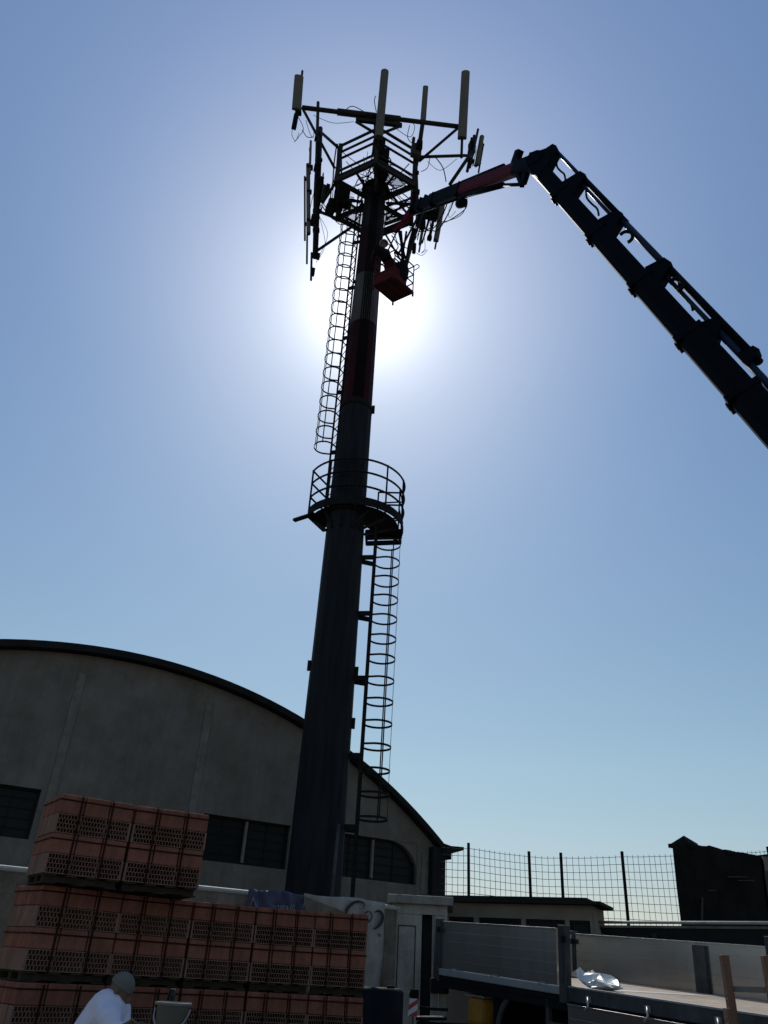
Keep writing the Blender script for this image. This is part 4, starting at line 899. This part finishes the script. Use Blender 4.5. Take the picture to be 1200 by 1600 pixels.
for z in (0.70, 2.24, 0.6): k.box(Cb(0.245, 0.006, z), (0.27, 0.012, 0.012), (CX, CN, Z))
k.build('moulding', M['darkframe'], do)
k = MB(); k.box(Cb(0.44, -0.01, 1.35), (0.02, 0.03, 0.12), (CX, CN, Z)); k.build('handle', M['darkframe'], do)
cbox(0.63, 0.66, -0.01, 0.05, 0.0, 2.40).build('door_frame', M['whitetrim'], cab)
cbox(0.665, 0.80, 0.015, 0.05, 0.0, 2.40).build('side_panel', M['white'], cab)
cbox(0.44, 0.66, 0.3, 0.33, 0.0, 2.40).build('interior_shade_panel', M['black'], cab)  # black panel whose colour imitates the shade inside the doorway

OFX0, OFX1 = at(698, 1403, 15.2), at(922, 1409, 14.1)
OX = (V((OFX1.x, OFX1.y, 0))-V((OFX0.x, OFX0.y, 0))); OL = OX.length; OX.normalize(); ON = V((OX.y, -OX.x, 0)); O0 = V((OFX0.x, OFX0.y, 0)); OZ = 2.72
off = thing('site_office', 'low cream site office with a row of dark windows under a thin flat roof', 'building', O0)
def Ob(x, d, z): return O0+OX*x-ON*d+Z*z
def obox(k, x0, x1, d0, d1, z0, z1): k.box(Ob((x0+x1)/2, (d0+d1)/2, (z0+z1)/2), (x1-x0, d1-d0, z1-z0), (OX, ON, Z)); return k
def o_s(px, py=1430):
    d = ray(px, py); t = (O0-CAM).dot(ON)/d.dot(ON); p = CAM+d*t; return (p-O0).dot(OX)
ow = [(o_s(701), o_s(740)), (o_s(748), o_s(814)), (o_s(821), o_s(882)), (o_s(889), o_s(921))]
kz0, kz1 = 1.75, 2.50; k = MB(); obox(k, -0.6, OL+0.02, 0, 0.12, kz1, OZ); obox(k, -0.6, OL+0.02, 0, 0.12, 0, kz0)
ed = [-0.6]+[x for w_ in ow for x in w_]+[OL+0.02]
for i in range(0, len(ed), 2): obox(k, ed[i], ed[i+1], 0, 0.12, kz0, kz1)
obox(k, OL-0.10, OL+0.02, 0.12, 1.0, 0, OZ)
k.prism([Ob(OL+0.02, 0.02, OZ), Ob(OL+0.02, 0.02, 1.2), Ob(OL+0.42, 0.02, 1.2)], -ON*0.1)
k.build('wall', M['cream'], off)
k = MB(); obox(k, -0.65, OL+0.20, -0.2, 0.95, OZ+0.002, OZ+0.05); obox(k, -0.65, OL-0.02, -0.17, 1.0, OZ+0.05, OZ+0.10); k.build('roof', M['roof'], off)
for a, b_ in ow:
    k = MB(); obox(k, a+.01, b_-.01, 0.06, 0.075, kz0, kz1); w_ = k.build('window', M['glass'], off)
    k = MB(); obox(k, a, b_, 0.03, 0.058, kz1-0.04, kz1-.001); obox(k, a, a+0.035, 0.03, 0.058, kz0, kz1-.041); obox(k, b_-0.035, b_, 0.03, 0.058, kz0, kz1-.041); k.build('frame', M['darkframe'], w_)

# ------------------------------------------------------------------ low wall, mesh fence, ruin
LA, LB = at(928, 1443, 14.4), at(1205, 1443, 12.4)
LX = V((LB.x-LA.x, LB.y-LA.y, 0)); LL = LX.length+1.5; LX.normalize(); LNn = V((LX.y, -LX.x, 0)); LO = V((LA.x, LA.y, 0)); LZ = 2.5
lw = thing('low_wall', 'dark low concrete wall with a pale pipe rail along its top, beyond the truck', 'wall', LO)
k = MB(); k.box(LO+LX*(LL/2-0.1)-LNn*0.12+Z*(LZ/2-0.04), (LL, 0.22, LZ-0.08), (LX, LNn, Z)); k.build('wall', M['roof'], lw)
k = MB(); k.box(LO+LX*(LL/2-0.1)-LNn*0.12+Z*(LZ-0.06), (LL+.02, 0.26, 0.035), (LX, LNn, Z)); k.build('coping', M['wallc'], lw)
k = MB(); k.tube([LO+LX*0.0+Z*LZ, LO+LX*LL+Z*(LZ+0.005)], 0.022, 8); k.build('pipe_rail', M['coping'], lw)
k = MB(); k.box(LO+LX*1.05+LNn*0.0+Z*(LZ-0.2), (0.09, 0.05, 0.09), (LX, LNn, Z)); k.build('junction_box', M['black'], lw)

FZ0, FZ1 = 2.46, 3.8
fpx = [(689, 1322, 16.0), (733, 1324, 16.3), (827, 1337, 17.0), (875, 1339, 16.9), (971, 1337, 16.8), (1064, 1335, 17.2), (1200, 1329, 18.2), (1300, 1328, 18.8)]
fp = [at(*q) for q in fpx]; ftop = [p.z for p in fp]; print('fence tops', ftop)
fp = [V((p.x, p.y, 0)) for p in fp]
fe = thing('mesh_fence', 'tall wire mesh fence on dark posts against the sky, behind the site office', 'fence', fp[2])
k = MB(); zt0 = 0
for si, (a, b_) in enumerate(zip(fp[:-1], fp[1:])):
    L = (b_-a).length; n = max(2, round(L/0.125)); wob = lambda i: 0.003*math.sin(i*1.7+si)
    top0, top1 = ftop[si], ftop[si+1]
    for i in range(n+1):
        p = a.lerp(b_, i/n); tz = top0+(top1-top0)*i/n
        k.tube([p+V((wob(i), 0, FZ0)), p+V((wob(i+3), 0, (FZ0+tz)/2)), p+V((wob(i+1), 0, tz+random.uniform(0, .012)))], 0.0045, 4, caps=False)
    m = 10
    for j in range(m+1):
        pts = []
        for i in range(7):
            u = i/6; tz = top0+(top1-top0)*u; pts.append(a.lerp(b_, u)+Z*(FZ0+(tz-0.02-FZ0)*j/m-0.012*math.sin(math.pi*u)*(j/m)+0.002*math.sin(j*2.3+i*1.9+si)))
        k.tube(pts, 0.0045, 4, caps=False)
mesh = k.build('wire_mesh', M['darksteel'], fe)
for p, ft_ in zip(fp[1:-1], ftop[1:-1]):
    k = MB(); lean = random.uniform(-.02, .02)
    if p is fp[5]: continue
    k.bar(p+Z*0.0, p+V((lean, 0, ft_+0.08)), 0.05, 0.05); k.build('post', M['darksteel'], fe)
rw = thing('retaining_wall', 'dark retaining wall that carries the wire mesh fence', 'wall', fp[2])
k = MB()
for a, b_ in zip(fp[:-1], fp[1:]): k.bar(a+V((0, .16, 1.22)), b_+V((0, .16, 1.22)), 0.2, 2.42)
k.build('wall', M['roof'], rw)

ry = 14.6
rpx = [(1050.5, 1322), (1050, 1317), (1058, 1312), (1068.5, 1305.5), (1071, 1311), (1073, 1316), (1090, 1320), (1105, 1323.5), (1107, 1320.5), (1122, 1325), (1135, 1329.5), (1142, 1330), (1162, 1332), (1172, 1335), (1188, 1338), (1192, 1390), (1197, 1452), (1064, 1452), (1057, 1385)]
def rpt(px, py):
    d = ray(px, py); o = at(1060, 1440, ry); n = V((0.42, -0.9, 0)); t = (o-CAM).dot(n)/d.dot(n); return CAM+d*t
ru = thing('ruined_building', 'sooty dark masonry building with a ragged sloping roofline at the right edge', 'building', V((rpt(1064, 1440).x, rpt(1064, 1440).y, 0)))
k = MB(); pp = [rpt(*q) for q in rpx]
pp[-2].z = 0.0; pp[-3].z = 0.0
k.prism(pp, V((0.55, 0.8, 0))); k.build('wall', M['stone'], ru)
rnd = random.Random(3)
for i in range(16):
    u = rnd.random(); p = rpt(1056+u*118, 1316.5+u*19+rnd.uniform(0, 3)); k = MB(); k.box(p+V((0, 0.12, 0.0)), (rnd.uniform(.06, .2), rnd.uniform(.1, .3), rnd.uniform(.03, .07)), (V((0.9, 0.42, 0)), V((-.42, .9, 0)), Z)); k.build('broken_tile', M['stone'], ru)
for q0, q1 in (((1134, 1370), (1164, 1370.5)), ((1103, 1392), (1116, 1391)), ((1150, 1376), (1175, 1376)), ((1094, 1440), (1095, 1402))):
    k = MB(); k.bar(rpt(*q0)-V((-0.02, 0.02, 0)), rpt(*q1)-V((-0.02, 0.02, 0)), 0.035, 0.018); k.build('ledge', M['ledge'], ru)
ga = rpt(1189, 1338); gb_ = rpt(1300, 1345)
gw = thing('rendered_gable', 'lighter grey rendered wall adjoining the dark ruin at the frame edge', 'building', V((ga.x, ga.y, 0)))
k = MB(); k.prism([V((ga.x+0.03, ga.y, 0)), V((gb_.x, gb_.y, 0)), gb_, ga+V((0.03, 0, 0))], V((0.2, 0.8, 0))); k.build('wall', M['wallc'], gw)
k = MB(); k.box((ga+gb_)/2+Z*0.04+V((.1, .4, 0)), ((gb_-ga).length, 0.9, 0.06), ((gb_-ga).normalized(), V((-(gb_-ga).normalized().y, (gb_-ga).normalized().x, 0)), Z)); k.build('roof', M['roof'], gw)

# ------------------------------------------------------------------ flatbed truck
E1 = V((0.4512, -0.8924, -0.048)).normalized(); E2 = V((0.8924, 0.4512, 0)).normalized(); E3 = E2.cross(E1)*1.0
if E3.z < 0: E3 = -E3
TA = V((1.0, 11.0, 1.69))
def T(t, w, z=0.0): return TA+E1*t+E2*w+E3*z
trk = thing('flatbed_truck', 'aluminium sided flatbed truck with its near rear dropside folded down', 'truck', (TA.x+1.8, TA.y-2, 0))
def tb_(k, t0, t1, w0, w1, z0, z1): k.box(T((t0+t1)/2, (w0+w1)/2, (z0+z1)/2), (t1-t0, w1-w0, z1-z0), (E1, E2, E3)); return k
BW, BL = 2.15, 4.75
bed = tb_(MB(), 0, BL, 0.05, BW-0.05, -0.05, 0.0).build('bed_floor', M['bedwood'], trk)
for t0, t1, w0, w1, mm_ in ((0.0, 2.3, -0.024, 0.045, 'alurail'), (2.41, BL, -0.01, 0.045, 'mud'), (0, BL, BW-0.045, BW+0.02, 'alurail')):
    k = MB(); tb_(k, t0, t1, w0, w1, -0.075 if w0 == -0.024 else -0.12, -0.002); k.build('side_rail', M[mm_], trk, bevel=0.008)
k = MB(); tb_(k, 2.41, BL, -0.012, 0.03, -0.002, 0.012); k.build('edge_strip', M['alurail'], trk)
k = MB(); tb_(k, 0.02, BL, 0.0, 0.08, -0.20, -0.125); tb_(k, 0.02, 2.3, -0.01, 0.04, -0.125, -0.077); tb_(k, 0.3, BL+1.8, 0.55, 0.75, -0.75, -0.2); tb_(k, 0.3, BL+1.8, 1.4, 1.6, -0.75, -0.2)
for t in (0.4, 1.2, 2.0, 2.8, 3.6, 4.4): tb_(k, t, t+0.08, 0.1, BW-0.1, -0.2, -0.055)
k.build('chassis', M['chassis'], trk)
def dropside(t0, t1, w, z0, z1, name, thick=0.03, label=None, m_='alu'):
    k = MB(); nb = 5; h = (z1-z0)/nb
    for i in range(nb): tb_(k, t0, t1, w-thick/2, w+thick/2, z0+h*i+0.0004, z0+h*(i+1)-0.0004)
    tb_(k, t0-0.004, t1+0.004, w-thick*0.72, w+thick*0.72, z1+0.0005, z1+0.016)
    o = k.build(name, M[m_], trk, bevel=0.0015)
    if label: o['label'] = label
    for i in range(3):
        k = MB(); t = t0+(t1-t0)*(0.12+0.38*i); tb_(k, t, t+0.07, w-thick*1.1, w+thick*1.1, z0-0.02, z0+0.012); k.tube([T(t-0.02, w-0.03, z0-0.01), T(t+0.11, w-0.03, z0-0.01)], 0.012, 8)
        k.build('hinge', M['alurail'], o)
    return o
dropside(0.06, 2.24, 0.015, 0.0, 0.49, 'dropside', m_='aludull')
dropside(0.06, BL, BW-0.02, 0.0, 0.49, 'dropside')
dropside(2.47, BL, -0.055, -0.64, -0.15, 'dropside', label='folded down dropside hanging below the bed')
k = MB(); tb_(k, 0.0, 0.035, 0.03, BW-0.04, 0.0, 0.49); k.build('tailboard', M['alu'], trk)
for t, w in ((0.0, 0.0), (2.345, 0.005), (BL+0.04, 0.0), (BL+0.04, BW-0.02), (0.0, BW-0.02)):
    k = MB(); tb_(k, t-0.045, t+0.06, w-0.035, w+0.04, -0.14 if t < 4 else 0.001, 0.535); tb_(k, t-0.01, t+0.03, w-0.048, w-0.034, 0.05, 0.3); o = k.build('corner_post', M['mud'], trk, bevel=0.006)
    k = MB(); tb_(k, t+0.03, t+0.09, w-0.055, w-0.04, 0.38, 0.44); k.build('latch', M['darksteel'], o)
for t in (2.7, 3.45, 4.2):
    k = MB(); tb_(k, t, t+0.05, -0.045, -0.02, -0.10, -0.05); k.tube([T(t+0.025, -0.04, -0.06), T(t+0.06, -0.07, -0.12), T(t+0.02, -0.08, -0.17)], 0.01, 6); k.build('lashing_hook', M['alurail'], trk)
k = MB(); tb_(k, 2.42, 2.62, 0.06, BW-0.05, 0.001, 0.003); k.build('floor_seam', M['alurail'], bed)
# far-side reinforcing strip seen against the open bed
k = MB(); tb_(k, 2.10, 2.27, BW-0.075, BW-0.037, 0.002, 0.47); k.build('stake_pocket', M['mud'], trk)
def wheel(t, w):
    c = T(t, w); c.z = 0.50; k = MB()
    ax = E2; u = V((E2.y, -E2.x, 0)); 
    def ring(r, o): return [c+ax*o+(u*math.cos(2*math.pi*i/28)+Z*math.sin(2*math.pi*i/28))*r for i in range(28)]
    R = [ring(0.28, -0.12), ring(0.46, -0.13), ring(0.5, -0.09), ring(0.5, 0.09), ring(0.46, 0.13), ring(0.28, 0.12)]
    vs = sum(R, []); k.add(vs, [(j*28+i, j*28+(i+1) % 28, (j+1)*28+(i+1) % 28, (j+1)*28+i) for j in range(5) for i in range(28)], True)
    o = k.build('wheel', M['rubber'], trk)
    k = MB(); R = [ring(0.28, -0.12), ring(0.24, -0.05), ring(0.10, -0.03), ring(0.09, -0.1), ring(0.001, -0.1)]; vs = sum(R, [])
    k.add(vs, [(j*28+i, j*28+(i+1) % 28, (j+1)*28+(i+1) % 28, (j+1)*28+i) for j in range(4) for i in range(28)], True); k.build('rim', M['mud'], o)
    k = MB(); n = 16
    for i in range(n):
        a0, a1 = rad(15+150*i/n), rad(15+150*(i+1)/n)
        p0, p1 = c+(u*math.cos(a0)+Z*math.sin(a0))*0.64, c+(u*math.cos(a1)+Z*math.sin(a1))*0.64
        k.bar(p0, p1, 0.34, 0.02, up=(u*math.cos((a0+a1)/2)+Z*math.sin((a0+a1)/2)))
    k.build('mudguard', M['mud'], trk)
for w in (0.22, BW-0.22): wheel(1.55, w); wheel(5.9, w)
k = MB(); pts = spline([at(777, 1606, 9.9), at(784, 1578, 9.85), at(794, 1560, 9.8), at(803, 1551, 9.75)], 5); k.tube(pts, 0.03, 6); k.build('mudflap_stay', M['mud'], trk)
k = MB(); tb_(k, 0.55, 0.85, 0.06, 0.5, -0.52, -0.24); k.build('tank', M['yellow'], trk, bevel=0.05)
k = MB(); tb_(k, 0.52, 0.9, 0.05, 0.52, -0.238, -0.215); k.build('tank_bracket', M['alurail'], trk)
k = MB(); tb_(k, 0.25, 2.35, 0.76, 1.39, -1.35, -0.21); k.build('underbody_shade_block', M['chassis'], trk)  # added dark block, stands in for the shade under the bed
k = MB(); tb_(k, 0.95, 1.06, 0.15, 0.5, -0.62, -0.2); k.build('battery_bracket', M['chassis'], trk)
k = MB(); tb_(k, 2.05, 2.4, 0.0, 0.05, -0.36, -0.32); tb_(k, 2.05, 2.09, 0.0, 0.05, -0.32, -0.13); k.build('step_hoop', M['mud'], trk)
# jack legs, underrun bar and striped plate at the rear end
jp = at(676, 1545, 11.05)
for dx in (0.0, 0.11):
    k = MB(); k.box((jp.x+dx*0.95+0.02, jp.y-0.04*dx, 0.72), (0.085, 0.09, 1.44)); k.build('jack_leg', M['white'], trk, bevel=0.006)
k = MB(); k.box((jp.x+0.08, jp.y, 1.50), (0.22, 0.2, 0.16)); k.build('jack_bracket', M['chassis'], trk, bevel=0.02)
ub0, ub1 = at(652, 1592, 10.4), at(696, 1592, 10.3)
k = MB(); k.bar(ub0, ub1, 0.14, 0.03); k.bar(ub0-Z*0.1, ub1-Z*0.1+V((1.2, -.2, 0)), 0.12, 0.16); k.bar(at(655, 1575, 10.4), at(700, 1578, 10.4), 0.03, 0.03); k.build('underrun_bar', M['chassis'], trk)
k = MB(); k.bar(ub0+Z*0.02, ub1+Z*0.02, 0.13, 0.012); k.build('bar_top', M['alurail'], trk)
s0, s1, s2, s3 = at(637, 1588, 10.3), at(651.5, 1588, 10.3), at(653, 1561, 10.3), at(640, 1559, 10.3)
k = MB(); k.prism([s0, s1, s2, s3], V((0, 0.02, 0))); sp = k.build('marker_plate', M['signred'], trk)
def q4(u, v): return s0.lerp(s1, u).lerp(s3.lerp(s2, u), v)-V((0, 0.004, 0))
k = MB()
for v0 in (-0.05, 0.62): 
    pl = [(0, max(0, v0)), (1, v0+0.42), (1, min(1, v0+0.78)), (0.0 if v0+0.36 <= 1 else 0, min(1, v0+0.36))]
    k.add([q4(u, min(1, v)) for u, v in pl], [(0, 1, 2, 3)])
k.build('white_stripe', M['signwhite'], sp)
k = MB(); k.box(at(647, 1554, 10.35), (0.09, 0.08, 0.10)); k.tube([at(640, 1552, 10.35), at(652, 1556, 10.35)], 0.03, 8); k.build('marker_lamp', M['chassis'], trk)
# cab (mostly outside the picture)
k = MB(); c0t, c1t = BL+0.35, BL+2.0
prof = [(c0t, -1.0), (c1t, -1.0), (c1t, 0.15), (c1t-0.35, 1.05), (c0t+0.1, 1.15), (c0t, 1.05)]
k.prism([T(t, 0.02, z) for t, z in prof], E2*2.1); cbd = k.build('cab', M['white'], trk, bevel=0.05)
k = MB(); k.prism([T(t, 0.01, z) for t, z in ((c0t+0.7, 0.25), (c1t-0.1, 0.25), (c1t-0.42, 0.95), (c0t+0.7, 0.95))], E2*-0.006); k.build('side_window', M['glass'], trk)
k = MB(); tb_(k, BL+0.02, BL+0.06, 0.05, BW-0.05, 0.54, 1.0); k.build('headboard', M['mud'], trk)

# crumpled plastic bag on the bed
tt = min(((proj_(T(q*0.01, 0.2, 0.03))-V((938, 1538))).length, q*0.01) for q in range(200, 470))[1]; bpos = T(tt, 0.2, 0.002)
bag = MB(); rnd = random.Random(5); nu, nv = 22, 12; vs = []
for j in range(nv+1):
    a = math.pi*j/nv
    for i in range(nu):
        q = 2*math.pi*i/nu; rr = 1+0.28*math.sin(3*q+2*a)+0.18*math.sin(7*q-3*a)+rnd.uniform(-.12, .12)
        x = 0.25*math.sin(a)*math.cos(q)*rr; y = 0.14*math.sin(a)*math.sin(q)*rr; z = 0.055*(1+math.cos(a))*(1+0.3*math.sin(5*q))+(0.06 if x < -0.14 else 0)
        vs.append(bpos+E1*x+E2*y+E3*max(0.0, z))
bag.add(vs, [(j*nu+i, (j+1)*nu+i, (j+1)*nu+(i+1) % nu, j*nu+(i+1) % nu) for j in range(nv) for i in range(nu)], False)
tag(bag.build('plastic_bag', M['bag']), 'crumpled white plastic bag lying on the open truck bed', 'bag')

# timber barrier at the right
p0 = at(1131, 1492, 5.4); p1 = at(1196, 1493, 5.2)
tf = thing('timber_barrier', 'rough brown timber barrier of two uprights and a rail in front of the truck', 'barrier', (p0.x, p0.y, 0))
for p in (p0, p1):
    k = MB(); k.box((p.x, p.y, p.z/2), (0.043, 0.05, p.z)); k.build('post', M['wood'], tf, bevel=0.004)
k = MB(); r0, r1 = at(1136, 1545, 5.43), at(1196, 1547, 5.25); k.bar(r0, r1, 0.02, 0.03); k.build('rail', M['frame'], tf)
k = MB(); k.box(at(1141, 1590, 5.38), (0.05, 0.06, 0.09)); k.build('block', M['wood'], tf)
